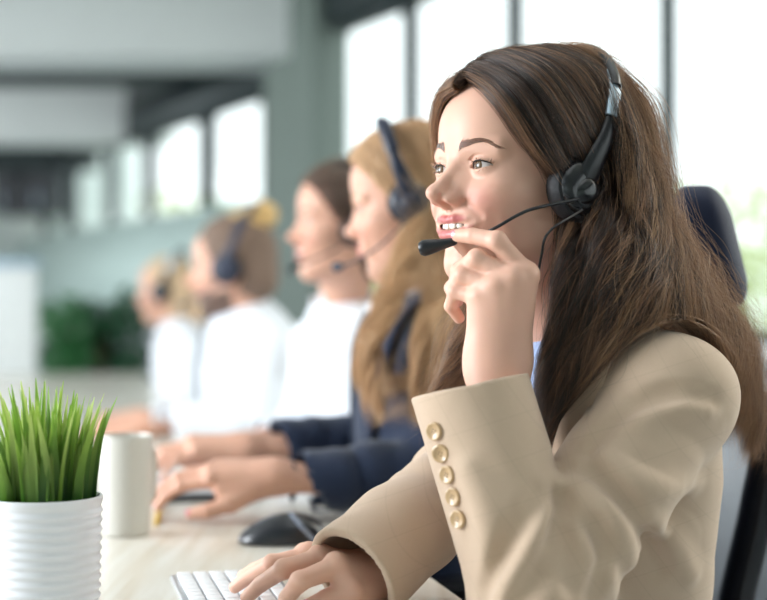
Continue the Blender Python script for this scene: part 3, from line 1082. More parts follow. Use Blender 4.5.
class Body:
    """trunk and arms given by joints; cloth(P, t) is a garment surface t outside the body"""
    def __init__(s, neck, yaw, lsh, lel, lwr, rsh, rel, rwr, hip, chest_w=.155, chest_d=.68, arm_r=(.060, .055, .048), shoulder_r=.052, chest_c=None):
        s.__dict__.update(locals())
        s.f = V(-math.cos(yaw), -math.sin(yaw), 0); s.l = V(math.sin(yaw), -math.cos(yaw), 0)
        s.chest_c = np.asarray(neck, float) + V(.01, 0, -.14) + s.f * .012 if chest_c is None else chest_c

    def trunk(s, P, t=0.0):
        d = ecap(P, s.chest_c, s.hip, s.chest_w * .97 + t, s.chest_w * .92 + t, s.f, s.chest_d)
        n0 = np.asarray(s.neck, float) + V(0, 0, -.045)
        d = smin(d, cap(P, n0, np.asarray(s.lsh) + V(0, 0, .004), s.shoulder_r * .95 + t, s.shoulder_r + t), .07)
        d = smin(d, cap(P, n0, np.asarray(s.rsh) + V(0, 0, .004), s.shoulder_r * .95 + t, s.shoulder_r + t), .07)
        return d

    def arm(s, P, side, t=0.0, cut=True):
        sh, el, wr = (s.lsh, s.lel, s.lwr) if side > 0 else (s.rsh, s.rel, s.rwr)
        r = s.arm_r
        d = cap(P, sh, el, r[0] + t, r[1] + t)
        e = cap(P, el, wr, r[1] + t, r[2] + t)
        d = smin(d, e, .022)
        return d

    def cloth(s, P, t=0.0):
        d = s.trunk(P, t)
        d = smin(d, s.arm(P, 1, t), .035)
        d = smin(d, s.arm(P, -1, t), .035)
        return d

    def core(s):
        def f(P):
            d = s.trunk(P, -.022)
            for sh, el, wr in ((s.lsh, s.lel, s.lwr), (s.rsh, s.rel, s.rwr)):
                r = s.arm_r
                a = smin(cap(P, sh, el, r[0] - .022, r[1] - .022), cap(P, el, el + (wr - el) * .55, r[1] - .022, r[2] - .018), .02)
                d = smin(d, a, .03)
            return d
        lo, hi = bounds([s.neck, s.lsh, s.lel, s.lwr, s.rsh, s.rel, s.rwr, s.hip], .20)
        return f, lo, hi


def fabric(name, col, weave=1400, wrinkle=.25, check=None, rough=.85, sheen=.25):
    m = mat(name, col, rough=rough, spec=.25, sheen=sheen)
    nt = m.node_tree; b = nt.nodes['Principled BSDF']
    tc = nt.nodes.new('ShaderNodeTexCoord')
    n = nt.nodes.new('ShaderNodeTexNoise'); n.inputs['Scale'].default_value = weave; n.inputs['Detail'].default_value = 2
    n3 = nt.nodes.new('ShaderNodeTexNoise'); n3.inputs['Scale'].default_value = 26; n3.inputs['Detail'].default_value = 3
    for q in (n, n3): nt.links.new(tc.outputs['Object'], q.inputs['Vector'])
    ad = nt.nodes.new('ShaderNodeMath'); ad.operation = 'MULTIPLY_ADD'; ad.inputs[1].default_value = 6 * wrinkle
    nt.links.new(n3.outputs['Fac'], ad.inputs[0]); nt.links.new(n.outputs['Fac'], ad.inputs[2])
    bp = nt.nodes.new('ShaderNodeBump'); bp.inputs['Strength'].default_value = .35; bp.inputs['Distance'].default_value = .0012
    nt.links.new(ad.outputs[0], bp.inputs['Height']); nt.links.new(bp.outputs['Normal'], b.inputs['Normal'])
    r = nt.nodes.new('ShaderNodeMapRange'); r.inputs['To Min'].default_value = .9; r.inputs['To Max'].default_value = 1.1
    nt.links.new(n.outputs['Fac'], r.inputs['Value'])
    last = r.outputs['Result']
    if check:
        sx = nt.nodes.new('ShaderNodeSeparateXYZ'); nt.links.new(tc.outputs['Object'], sx.inputs[0])
        for ax, per in check:
            k = nt.nodes.new('ShaderNodeVectorMath'); k.operation = 'DOT_PRODUCT'; k.inputs[1].default_value = ax
            nt.links.new(tc.outputs['Object'], k.inputs[0])
            fr = nt.nodes.new('ShaderNodeMath'); fr.operation = 'PINGPONG'; fr.inputs[1].default_value = per / 2
            nt.links.new(k.outputs['Value'], fr.inputs[0])
            ls = nt.nodes.new('ShaderNodeMapRange'); ls.inputs['From Min'].default_value = .0004; ls.inputs['From Max'].default_value = .0010
            ls.inputs['To Min'].default_value = .95; ls.inputs['To Max'].default_value = 1.0
            nt.links.new(fr.outputs[0], ls.inputs['Value'])
            mu = nt.nodes.new('ShaderNodeMath'); mu.operation = 'MULTIPLY'
            nt.links.new(last, mu.inputs[0]); nt.links.new(ls.outputs['Result'], mu.inputs[1]); last = mu.outputs[0]
    x = nt.nodes.new('ShaderNodeVectorMath'); x.operation = 'SCALE'; x.inputs[0].default_value = col[:3]
    nt.links.new(last, x.inputs['Scale']); nt.links.new(x.outputs['Vector'], b.inputs['Base Color'])
    return m


def folds(P, axis, seed, freq=34, amp=.004, stretch=.35):
    """soft cloth folds: ridged noise, long across the limb direction 'axis'"""
    ax = unit(axis)
    t = P @ ax
    Q = P * stretch + np.multiply.outer(t, ax) * (1 - stretch)
    n = vnoise(Q, seed, freq); n2 = vnoise(Q, seed + 7, freq * 2.1)
    return (amp * (1 - 1.8 * np.abs(n)) + amp * .35 * n2).astype(P.dtype)

# ------------------------------------------------------------------ shared materials of the people
SKIN_A = skin_mat('fair skin', srgb(226, 178, 156), srgb(196, 104, 108), srgb(212, 132, 118))
SKIN_B = skin_mat('pale warm skin', srgb(215, 166, 143), srgb(184, 104, 100), srgb(196, 116, 98))
SCLERA = mat('eye white', srgb(206, 197, 194), .3, coat=.15)
IRIS_BROWN = mat('hazel iris', srgb(96, 72, 46), .25, coat=.25, noise=(900, .35))
IRIS_BLUE = mat('grey blue iris', srgb(92, 110, 128), .1, coat=1.0, noise=(900, .3))
PUPIL = mat('pupil', (.004, .004, .004, 1), .2, coat=.3)
TOOTH = mat('tooth enamel', srgb(240, 234, 222), .18, sss=.1)
NAIL = mat('glossy pink fingernail', srgb(226, 150, 156), .16, coat=.6)
BLACK_PLASTIC = mat('black plastic', srgb(24, 25, 30), .32, noise=(60, .1))
GLOSS_BLACK = mat('glossy black plastic', srgb(18, 19, 24), .24, coat=.35)
CUSHION = mat('black ear cushion', srgb(20, 20, 25), .6, bump=(500, .25))
SILVER = mat('silver plastic', srgb(170, 190, 205), .28, metal=.6)
HAIR_DEEP = hair_mat('deep brunette hair', (.0045, .0028, .0024, 1), (.014, .008, .006, 1), .22)
HAIR_BRUNETTE = hair_mat('dark brown hair', (.009, .0048, .003, 1), (.030, .016, .0095, 1), .24)
HAIR_MID = hair_mat('mid brown hair', (.020, .010, .006, 1), (.075, .040, .022, 1), .26)
HAIR_UMBER = strand_mat('umber hair', srgb(44, 31, 27), srgb(80, 56, 44), .3)
HAIR_WARM = strand_mat('warm brown hair', srgb(100, 72, 54), srgb(164, 124, 94), .36)
HAIR_LIGHT_ENDS = strand_mat('light brown hair', srgb(136, 100, 74), srgb(196, 156, 120), .38)
HAIR_BLONDE = strand_mat('blonde hair', srgb(184, 142, 102), srgb(230, 194, 152))
HAIR_DARK = hair_mat('deep brown hair', (.035, .02, .014, 1), (.07, .042, .03, 1))
BROW_DARK = hair_mat('dark brow hair', (.018, .011, .008, 1), (.04, .024, .016, 1))
BROW_FAIR = hair_mat('fair brow hair', (.16, .10, .06, 1), (.24, .16, .1, 1))
CAP_BRUNETTE = mat('brunette hair mass', srgb(40, 29, 26), .55, noise=(50, .3))
CAP_BLONDE = mat('blonde hair mass', srgb(170, 122, 82), .6, noise=(60, .25))
CAP_DARK = mat('dark hair mass', srgb(50, 38, 32), .55, noise=(50, .3))
WHITE_CLOTH = fabric('white shirt cotton', srgb(236, 240, 248), 1200, .35)
BLUE_CLOTH = fabric('light blue shirt cotton', srgb(168, 190, 232), 1200, .3)
NAVY_CLOTH = fabric('navy blazer cloth', srgb(30, 42, 66), 1100, .4)
BEIGE_CLOTH = fabric('beige blazer cloth', srgb(200, 175, 152), 1500, .3, check=[((.80, -.25, .55), .030), ((-.3, .1, .95), .038)])
TROUSER = fabric('charcoal trouser cloth', srgb(42, 44, 52), 1000, .3)
SHOE = mat('black shoe leather', srgb(22, 21, 22), .35, noise=(40, .2))

# ------------------------------------------------------------------ the woman in the beige blazer
rng = np.random.default_rng(11)


def strip_on(f, path, width, lift, thick, n=40, roll=0.0):
    """a thin strip of cloth (verts, quads) lying on the surface f=0 along a path"""
    P = spline(path, n)
    W = np.interp(np.linspace(0, 1, n), np.linspace(0, 1, len(width)), width)
    for _ in range(6):
        P = P - grad(f, P) * f(P)[:, None]
    N = grad(f, P); T = np.gradient(P, axis=0); T /= np.linalg.norm(T, axis=1)[:, None]
    S = np.cross(N, T)
    m = 9
    rows = []
    for k in np.linspace(-.5, .5, m):
        q = P + S * (W * k)[:, None]
        for _ in range(5): q = q - grad(f, q) * f(q)[:, None]
        rows.append(q + grad(f, q) * (lift * (1 + roll * (1 - (2 * k) ** 2)) + thick))
    top = np.stack(rows, 1)
    bot = np.stack([r - grad(f, r) * thick for r in rows], 1)
    v = np.concatenate([top.reshape(-1, 3), bot.reshape(-1, 3)])
    i, j = np.meshgrid(np.arange(n - 1), np.arange(m - 1), indexing='ij')
    F = np.stack([i * m + j, (i + 1) * m + j, (i + 1) * m + j + 1, i * m + j + 1], -1).reshape(-1, 4)
    o = n * m
    fs = [F, F[:, ::-1] + o]
    e = np.arange(n - 1)
    for c in (0, m - 1):
        q = np.stack([e * m + c, (e + 1) * m + c, (e + 1) * m + c + o, e * m + c + o], 1)
        fs.append(q if c else q[:, ::-1])
    e = np.arange(m - 1)
    for r in (0, n - 1):
        q = np.stack([r * m + e, r * m + e + 1, r * m + e + 1 + o, r * m + e + o], 1)
        fs.append(q if r == 0 else q[:, ::-1])
    return v, fs


def build_agent_beige():
    H = Head((.0850, 1.52, 1.2137), math.radians(36), math.radians(4))
    neck = V(.205, 1.605, 1.045)
    pr = dict(smile=1, lids=.88, neck=(H.l(neck + V(0, 0, .0)), .056))
    B = Body(neck, math.radians(39), at(668, 400, 1.475), V(.138, 1.372, .806), at(470, 388, 1.42),
             at(506, 404, 1.70), at(466, 480, 1.60), at(359, 570, 1.455), V(.225, 1.71, .57),
             chest_w=.158, chest_d=.70, arm_r=(.061, .058, .053), chest_c=V(.222, 1.612, .90))
    # ---- hands
    L = dict(wrist=at(498, 362, 1.445), arm=at(500, 425, 1.425), dorsal=unit(V(.25, -.95, .15)), thumb_nail=unit(V(-.5, .3, .8)),
             fingers=[[at(526, 275, 1.436), at(497, 241, 1.432), at(473, 236, 1.448), at(458, 235.5, 1.461)],
                      [at(512, 279, 1.428), at(477, 259, 1.436), at(459, 270, 1.458), at(455, 283, 1.477)],
                      [at(494, 287, 1.430), at(463, 275, 1.443), at(452, 288, 1.462), at(457, 301, 1.479)],
                      [at(478, 297, 1.438), at(456, 291, 1.451), at(451, 306, 1.465), at(459, 318, 1.473)]],
             thumb=[at(514, 335, 1.470), at(503, 290, 1.484), at(478, 259, 1.482), at(461, 243, 1.474)])
    kz = DESK_Z + .0135                        # key tops
    def hp(px, py, z): return at(px, py, FPX * (CAM_Z - z) / (py - 300))
    R = dict(wrist=hp(384, 576, kz + .024), arm=at(452, 487, 1.585), dorsal=V(0, 0, 1), thumb_nail=unit(V(0, -.6, .8)),
             fingers=[[hp(336, 567, kz + .045), hp(300, 581, kz + .036), hp(287, 598, kz + .019), hp(281, 614, kz + .006)],
                      [hp(320, 559, kz + .047), hp(284, 569, kz + .041), hp(261, 584, kz + .022), hp(247, 597, kz + .007)],
                      [hp(309, 556, kz + .043), hp(272, 564, kz + .036), hp(250, 576, kz + .019), hp(235, 587, kz + .0065)],
                      [hp(304, 556, kz + .036), hp(272, 562, kz + .027), hp(254, 569, kz + .015), hp(242, 576, kz + .006)]],
             thumb=[hp(374, 585, kz + .022), hp(350, 592, kz + .022), hp(327, 600, kz + .014), hp(310, 606, kz + .008)])
    mats = [SKIN_A, SCLERA, IRIS_BROWN, PUPIL, TOOTH, NAIL]
    person = person_mesh('person', H, pr, [L, R], mats, rng, .0012, .0012, B.core(), gaze=(1, .02, -.02))
    tag(person, 'smiling woman in beige blazer touching her headset microphone, elbow on the desk', 'person', 'headset agents along the desk')
    hs = lambda P: head_sdf(np.asarray(P, np.float64), pr)
    headw = lambda P: hs(H.l(P))

    # ---- blazer
    fa = unit(B.lwr - B.lel)
    cut_n = unit(V(-.21, .10, .97)); cut_p = at(470, 386, 1.425)
    ra = unit(B.rwr - B.rel); rcut_n = unit(ra + V(-.12, .02, -.10))

    def left_sleeve(P):
        d = cap(P, B.lsh, B.lel, .0610, .0600)
        fo = cap(P, B.lel, B.lwr + fa * .09, .0585, .0560)
        fo = np.maximum(fo, ((P - cut_p) @ cut_n.astype(P.dtype)))
        fo = ssub(fo, cap(P, B.lwr - fa * .06, B.lwr + fa * .2, .0490, .0490), .002)
        d = smin(d, fo, .007)
        # gathered cloth of the bent elbow: rolls across the sleeve
        near = np.exp(-(((P - at(575, 540, 1.385).astype(P.dtype)) / .085) ** 2).sum(1))
        wr = folds(P, B.lel - B.lsh, 5, 30, .0050, .30) * (.30 + 1.0 * near)
        wf = folds(P, V(.55, 0, .83), 9, 22, .0042, .25) * (.25 + .9 * near)
        side = np.clip((cap(P, B.lsh, B.lel, .061, .06) - cap(P, B.lel, B.lwr, .058, .054)) / .03 + .5, 0, 1)
        return d + wr * (1 - side) + wf * side

    def right_sleeve(P):
        d = cap(P, B.rsh, B.rel, .058, .054)
        fo = cap(P, B.rel, B.rwr + ra * .06, .053, .0535)
        fo = np.maximum(fo, ((P - B.rwr.astype(P.dtype) - (ra * .012).astype(P.dtype)) @ rcut_n.astype(P.dtype)))
        fo = ssub(fo, cap(P, B.rwr - ra * .05, B.rwr + ra * .2, .0435, .0435), .002)
        return smin(d, fo, .02) + folds(P, ra, 12, 26, .0032, .3) * np.clip(((B.rwr - P) @ ra) / .06, .15, 1)

    z0 = neck[2] - .30

    def blazer0(P):
        d = B.trunk(P, .006)
        d = d + folds(P, V(.2, .1, .97), 21, 16, .0035, .45)
        d = smin(d, ell(P, B.lsh + V(.002, .0, .006), (.064, .058, .050)), .03)
        q = P - neck.astype(P.dtype)
        fd = q @ B.f.astype(P.dtype); ld = np.abs(q @ B.l.astype(P.dtype))
        wz = np.clip((P[:, 2] - z0) / .30, -1, 1.4) * .066
        wedge = np.maximum(ld - wz, -.055 - fd)
        d = ssub(d, wedge, .006)
        d = ssub(d, cap(P, neck - V(0, 0, .02), neck + V(-.03, -.02, .2), .062), .01)
        d = np.maximum(d, z0 - .36 - P[:, 2])
        d = smin(d, left_sleeve(P), .016)
        d = smin(d, right_sleeve(P), .02)
        # seam dip around the armhole
        sn = unit(V(.80, -.42, .12)); sc = B.lsh + V(-.052, .030, 0)
        pl = np.abs((P - sc.astype(P.dtype)) @ sn.astype(P.dtype))
        ring = np.exp(-(pl / .0035) ** 2) * np.exp(-((((P - B.lsh.astype(P.dtype)) ** 2).sum(1)) / .013) ** 2)
        return d + (.0028 * ring).astype(P.dtype)

    base = lambda P: batched(blazer0, np.asarray(P, np.float64))
    ridges = [([(560, 488), (580, 490), (604, 504), (622, 530), (630, 560)], .0090), ([(608, 455), (630, 478), (656, 487), (690, 486)], .0066),
              ([(503, 596), (528, 552), (549, 512)], .0084), ([(640, 420), (672, 408), (706, 408)], .0060), ([(585, 545), (604, 572), (612, 600)], .0072),
              ([(468, 470), (486, 520), (490, 575)], .0060), ([(640, 520), (668, 540), (690, 575)], .0060)]
    grooves = [([(557, 496), (560, 530), (566, 565), (576, 600)], .0054), ([(486, 590), (510, 540), (538, 494)], .0060), ([(592, 470), (622, 500), (645, 535), (660, 570)], .0058),
               ([(588, 452), (606, 428), (632, 408), (668, 392)], .0048), ([(655, 395), (684, 392), (712, 398)], .0054), ([(520, 600), (543, 565), (556, 530)], .0048), ([(596, 525), (600, 560), (590, 600)], .0054)]
    rp = [(np.array([ray_hit(x, y, base, 1.2, lift=-.004) for x, y in spline(p, 9)]), r) for p, r in ridges]
    gp = [(np.array([ray_hit(x, y, base, 1.2, lift=.0035) for x, y in spline(p, 9)]), r) for p, r in grooves]

    def taper(r, n): return r * (.45 + .55 * np.sin(np.pi * np.linspace(.08, .92, n)))

    def blazer(P):
        d = blazer0(P)
        for p, r in rp: d = smin(d, chain(P, p, taper(r, len(p))), .022)
        for p, r in gp: d = ssub(d, chain(P, p, taper(r, len(p))), .016)
        return d
    lo, hi = bounds([neck, B.lsh, B.lel, B.lwr, B.rsh, B.rel, B.rwr, V(.27, 1.66, .44)], .10)
    hi[0] += .12; hi[1] += .10; lo[2] -= .02
    X, Q = isosurface(blazer, lo, hi, .0030, 1)
    blz = link('blazer', np_mesh('blazer', X, Q), BEIGE_CLOTH, person)
    tag(blz, 'beige blazer with buttoned cuffs')
    bz = lambda P: batched(blazer, np.asarray(P, np.float64))
    bz0 = lambda P: B.cloth(np.asarray(P, np.float64), .010)
    # lapel along the front edge
    for sg in (1, -1):
        path = [neck - B.f * .055 + B.l * sg * .045 + V(0, 0, .02), neck + B.l * sg * .082 + V(0, 0, -.012), neck + B.f * .07 + B.l * sg * .088 + V(0, 0, -.07),
                neck + B.f * .11 + B.l * sg * .062 + V(0, 0, -.16), neck + B.f * .12 + B.l * sg * .022 + V(0, 0, -.27)]
        tr = lambda P: B.trunk(np.asarray(P, np.float64), .012)
        v, fs = strip_on(tr, path, [.046, .056, .072, .075, .02], .003, .003, 50, .6)
        link('lapel', np_mesh('lapel', v, fs), BEIGE_CLOTH, blz)
    # cuff buttons
    horn = mat('beige horn button', srgb(196, 164, 124), .3, coat=.4, noise=(220, .18))
    for (px, py) in ((435.5, 431), (441.5, 453), (448.5, 474.5), (454.5, 496.5), (459.5, 519)):
        c = ray_hit(px, py, bz, 1.25)
        n = unit(grad(bz, c[None], 6e-3)[0]); n = unit(n + V(-.15, -.35, .05))
        M = np.eye(4); M[:3, :3] = np.array(n.tolist() and Vector(n).to_track_quat('Z', 'Y').to_matrix()); M[:3, 3] = c + n * .0008
        mb = MB()
        mb.lathe([(0, .0022), (.0042, .0022), (.0056, .0030), (.0072, .0036), (.0084, .0030), (.0088, .0016), (.0080, 0), (0, 0)], 36, M=M)
        for a in range(4):
            q = np.array([math.cos(a * 1.5708 + .4) * .0019, math.sin(a * 1.5708 + .4) * .0019, .0019])
            M2 = M.copy(); M2[:3, 3] = M[:3, :3] @ q + M[:3, 3]
            mb.lathe([(0, .0007), (.0007, .0006), (.0007, 0)], 10, mi=1, M=M2)
        mb.build('button', [horn, mat('button hole', srgb(120, 92, 64), .6)], blz)

    # ---- shirt with collar
    def shirt(P):
        d = B.trunk(P, -.004)
        q = P - neck.astype(P.dtype)
        d = ssub(d, cap(P, neck - V(0, 0, .035), neck + V(-.03, -.02, .2), .050), .01)
        d = np.maximum(d, z0 - .34 - P[:, 2])
        # collar: a standing band, open at the throat
        ax = unit(V(-.34, -.16, 1.0)); h = q @ ax.astype(P.dtype)
        r = np.sqrt(np.maximum((q * q).sum(1) - h * h, 0))
        rr = .0605 + .10 * np.abs(h - .012)
        col = np.maximum(np.abs(r - rr) - .0016, np.abs(h - .012) - .024)
        gap = np.maximum(np.abs(q @ B.l.astype(P.dtype)) - .012 - .35 * np.clip(h + .01, 0, 1), -(q @ B.f.astype(P.dtype)))
        col = np.maximum(col, -gap)
        return smin(d, col, .003)
    lo, hi = bounds([neck, B.lsh, B.rsh, V(.27, 1.66, .46)], .09)
    X, Q = isosurface(shirt, lo, hi, .0030, 1)
    sh = link('shirt', np_mesh('shirt', X, Q), BLUE_CLOTH, person)
    tag(sh, 'light blue shirt')
    legs(person, B.hip, B.f, B.l, .74)

    # ---- hair: a mass close to the head and the strands over it
    def mass(P):
        p = np.asarray(P)
        d = ell(p, (-.084, 0, .034), (.1000, .0775, .0945))
        d = smin(d, ell(p, (-.112, 0, -.040), (.066, .070, .09)), .03)
        face = ell(p, (.020, 0, -.035), (.090, .092, .118))
        d = ssub(d, face, .012)
        d = ssub(d, ell(p, (-.01, 0, -.12), (.11, .062, .12)), .01)
        return d
    X, Q = isosurface(mass, V(-.21, -.10, -.15), V(.04, .10, .15), .003, 1)
    hair = link('hair', np_mesh('hair', H.w(X), Q), CAP_BRUNETTE, person)
    tag(hair, 'long wavy brown hair')
    bzc = lambda P: np.minimum(bz0(P), headw(P))
    mass_w = lambda P: mass(H.l(P))
    col_f = lambda P: np.minimum(np.minimum(bz0(P), headw(P)), mass_w(P))
    h = lambda *p: H.w(V(*p))
    # near side, front of the parting to the back of the head
    scalp = lambda P: np.minimum(headw(P), mass_w(P))

    def on(px, py, Y):
        """a point just over the scalp where the line of sight meets it, else the free point at depth Y"""
        p = ray_hit(px, py, scalp, 1.25, 1.8)
        if float(scalp(p[None])[0]) > .004: return at(px, py, Y)
        return p + grad(scalp, p[None], 4e-3)[0] * .008
    near = [
        [h(.016, -.004, .082), on(470, 84, 1.549), on(495, 104, 1.524), on(522, 142, 1.502), on(548, 176, 1.496), on(566, 206, 1.502), at(560, 262, 1.488), at(556, 318, 1.480), at(544, 372, 1.474), at(538, 440, 1.480)],
        [h(.010, -.002, .090), on(482, 74, 1.554), on(515, 94, 1.518), on(545, 138, 1.496), on(566, 178, 1.490), on(582, 220, 1.494), at(574, 280, 1.478), at(566, 338, 1.470), at(552, 392, 1.467), at(548, 462, 1.474)],
        [h(-.005, 0, .104), on(500, 64, 1.559), on(540, 84, 1.516), on(572, 130, 1.492), on(590, 180, 1.486), at(600, 235, 1.478), at(590, 296, 1.470), at(578, 350, 1.458), at(566, 400, 1.460), at(556, 440, 1.467)],
        [h(-.030, 0, .118), on(528, 54, 1.540), on(570, 80, 1.519), on(600, 130, 1.494), on(614, 185, 1.486), at(622, 245, 1.474), at(612, 300, 1.452), at(600, 345, 1.452), at(592, 385, 1.457), at(584, 412, 1.464)],
        [h(-.060, 0, .124), on(550, 52, 1.555), on(596, 78, 1.534), on(622, 130, 1.508), on(634, 190, 1.496), at(644, 250, 1.482), at(640, 300, 1.460), at(632, 335, 1.457), at(618, 362, 1.457), at(606, 380, 1.462)],
        [h(-.090, 0, .125), on(568, 52, 1.570), on(614, 84, 1.559), on(638, 138, 1.534), on(650, 195, 1.522), at(664, 252, 1.508), at(680, 300, 1.487), at(694, 328, 1.492), at(716, 352, 1.522), at(738, 392, 1.560)],
        [h(-.115, 0, .118), on(580, 56, 1.585), on(626, 92, 1.550), on(648, 145, 1.530), on(653, 200, 1.556), at(673, 252, 1.546), at(700, 300, 1.537), at(728, 340, 1.545), at(742, 385, 1.575), at(746, 436, 1.590)],
        [h(-.140, 0, .100), on(596, 66, 1.600), on(636, 106, 1.580), on(648, 155, 1.570), on(659, 208, 1.565), at(684, 258, 1.565), at(714, 304, 1.575), at(742, 350, 1.595), at(752, 410, 1.610), at(748, 472, 1.615)]]
    pts, ci = hair_sheet(near[:6], 13000, rng, K=40, clumps=230, wave=(.0085, .125), layer=.021, jit=.15, tight=.85, collide=col_f, clear=.004, ids=True, fly=.02, len_var=.30)
    for q, hm in enumerate((HAIR_DEEP, HAIR_BRUNETTE, HAIR_UMBER, HAIR_DEEP, HAIR_UMBER, HAIR_WARM, HAIR_DEEP)):
        strands('strand_layer', pts[ci % 7 == q], hair_rad(40, .00013), hm, hair)
    pts, ci = hair_sheet(near[4:], 8000, rng, K=40, clumps=110, wave=(.0120, .115), layer=.018, jit=.15, tight=.8, collide=col_f, clear=.004, ids=True, fly=.03, len_var=.30)
    for q, hm in enumerate((HAIR_UMBER, HAIR_WARM, HAIR_WARM, HAIR_LIGHT_ENDS)):
        strands('strand_layer', pts[ci % 4 == q], hair_rad(40, .00013), hm, hair)
    pts = hair_sheet(near[3:], 4600, rng, K=40, clumps=100, wave=(.0115, .115), layer=.020, jit=.14, collide=col_f, clear=.008, fly=.16, len_var=.2)
    lo_ = hair_sheet(near[:4], 500, rng, K=40, clumps=70, wave=(.006, .12), layer=.024, jit=.12, collide=col_f, clear=.008, fly=.2, len_var=.2)
    strands('highlight_strands', lo_, hair_rad(40, .00012), HAIR_WARM, hair)
    tag(strands('highlight_strands', pts, hair_rad(40, .00011), HAIR_LIGHT_ENDS, hair), 'lighter brown streaks')
    # crown to the far side and down behind the far cheek
    far = [
        [h(.016, -.006, .082), h(.014, -.030, .074), h(-.004, -.058, .050), h(-.030, -.078, .010), h(-.050, -.086, -.040), at(468, 300, 1.590), at(458, 345, 1.595), at(440, 385, 1.590), at(432, 408, 1.580)],
        [h(.006, -.004, .094), h(.000, -.034, .090), h(-.020, -.066, .058), h(-.048, -.084, .010), h(-.066, -.088, -.050), at(484, 310, 1.600), at(474, 352, 1.610), at(462, 392, 1.605), at(450, 430, 1.600)],
        [h(-.030, -.002, .118), h(-.036, -.040, .108), h(-.056, -.076, .066), h(-.080, -.090, .006), h(-.090, -.090, -.06), at(505, 315, 1.67), at(500, 356, 1.68), at(492, 398, 1.630), at(484, 436, 1.620)],
        [h(-.080, -.002, .125), h(-.086, -.044, .112), h(-.104, -.078, .066), h(-.122, -.084, .004), h(-.13, -.08, -.06), at(560, 310, 1.70), at(575, 350, 1.72), at(590, 390, 1.74), at(600, 430, 1.75)],
        [h(-.120, -.002, .114), h(-.146, -.032, .090), h(-.168, -.050, .044), h(-.176, -.05, -.01), h(-.178, -.046, -.07), at(625, 310, 1.69), at(650, 350, 1.70), at(670, 390, 1.72), at(680, 440, 1.73)],
        [h(-.140, 0, .100), h(-.170, .0, .068), h(-.186, .0, .020), h(-.190, .0, -.03), h(-.192, .0, -.08), at(690, 300, 1.64), at(716, 340, 1.65), at(730, 390, 1.66), at(730, 450, 1.67)]]
    pts, ci = hair_sheet(far, 9000, rng, K=34, clumps=130, wave=(.008, .12), layer=.014, jit=.2, collide=col_f, ids=True, fly=.03)
    for q, hm in enumerate((HAIR_BRUNETTE, HAIR_MID, HAIR_WARM)):
        strands('strand_layer', pts[ci % 3 == q], hair_rad(34, .00014), hm, hair)
    pts = hair_sheet(far[:2], 2600, rng, K=34, clumps=60, wave=(.010, .12), layer=.012, jit=.25, collide=col_f, fly=.12)
    strands('highlight_strands', pts, hair_rad(34, .00013), HAIR_LIGHT_ENDS, hair)
    pts = hair_sheet(near[5:], 900, rng, K=34, clumps=120, wave=(.02, .12), layer=.05, jit=.3, collide=col_f, fly=1.0, wave_from=.4)
    strands('flyaway_strands', pts, hair_rad(34, .00011), HAIR_LIGHT_ENDS, hair)
    eb = strands('eyebrow', brow_strands(H, pr, 460, rng), np.array([.00026, .00026, .00024, .00016, .00006]), BROW_DARK, person)
    el = strands('eyelash', lash_strands(H, pr, rng, 60), np.array([.00018, .00017, .00015, .00012, .00008, .00003]), BROW_DARK, person)
    lash_line(H, pr, mat('dark lash line', srgb(36, 26, 24), .6), person)
    return person, H, headw, bz


def legs(person, hip, f, l, knee_reach=.42, z_knee=.50):
    """trousers and shoes of a seated figure"""
    hip = np.asarray(hip, float)
    def tr(P):
        d = None
        for sg in (1, -1):
            a = hip + l * sg * .085 + V(0, 0, .0); k = a + f * .40 + V(0, 0, .0); an = k - f * .04 + V(0, 0, -(k[2] - .10))
            e = smin(cap(P, a, k, .085, .064), cap(P, k, an, .064, .046), .03)
            d = e if d is None else smin(d, e, .02)
        return smin(d, ecap(P, hip + V(0, 0, .03), hip + V(0, 0, .10), .14, .135, f, .75), .05)
    lo, hi = bounds([hip - V(.2, .2, 0), hip + V(.2, .2, .2), hip + f * .45 + V(.1, .1, 0), hip + f * .45 - V(.1, .1, hip[2] - .05)], .09)
    X, Q = isosurface(tr, lo, hi, .009, 1)
    o = link('trousers', np_mesh('trousers', X, Q), TROUSER, person)
    for sg in (1, -1):
        an = hip + l * sg * .085 + f * .36; an[2] = .055
        def sh(P):
            d = ecap(P, an - f * .03 + V(0, 0, .0), an + f * .15 - V(0, 0, .01), .042, .034, V(0, 0, 1), .85)
            d = smin(d, cap(P, an, an + V(0, 0, .05), .04, .042), .02)
            return np.maximum(d, .012 - P[:, 2])
        lo, hi = bounds([an, an + f * .15], .08)
        X, Q = isosurface(sh, lo, hi, .006, 1)
        link('shoe', np_mesh('shoe', X, Q), SHOE, person)

# ------------------------------------------------------------------ desk and the things on it
def wood_mat():
    m = mat('pale desk wood', srgb(230, 226, 218), .22, spec=.6)
    nt = m.node_tree; b = nt.nodes['Principled BSDF']
    tc = nt.nodes.new('ShaderNodeTexCoord'); mp = nt.nodes.new('ShaderNodeMapping')
    mp.inputs['Rotation'].default_value = (0, 0, -.227); mp.inputs['Scale'].default_value = (26, 1.6, 4)
    n = nt.nodes.new('ShaderNodeTexNoise'); n.inputs['Scale'].default_value = 1.6; n.inputs['Detail'].default_value = 6; n.inputs['Distortion'].default_value = .6
    nt.links.new(tc.outputs['Object'], mp.inputs[0]); nt.links.new(mp.outputs[0], n.inputs['Vector'])
    r = nt.nodes.new('ShaderNodeValToRGB')
    r.color_ramp.elements[0].position = .3; r.color_ramp.elements[0].color = srgb(222, 212, 196)
    r.color_ramp.elements[1].position = .72; r.color_ramp.elements[1].color = srgb(240, 237, 230)
    nt.links.new(n.outputs['Fac'], r.inputs[0]); nt.links.new(r.outputs[0], b.inputs['Base Color'])
    return m


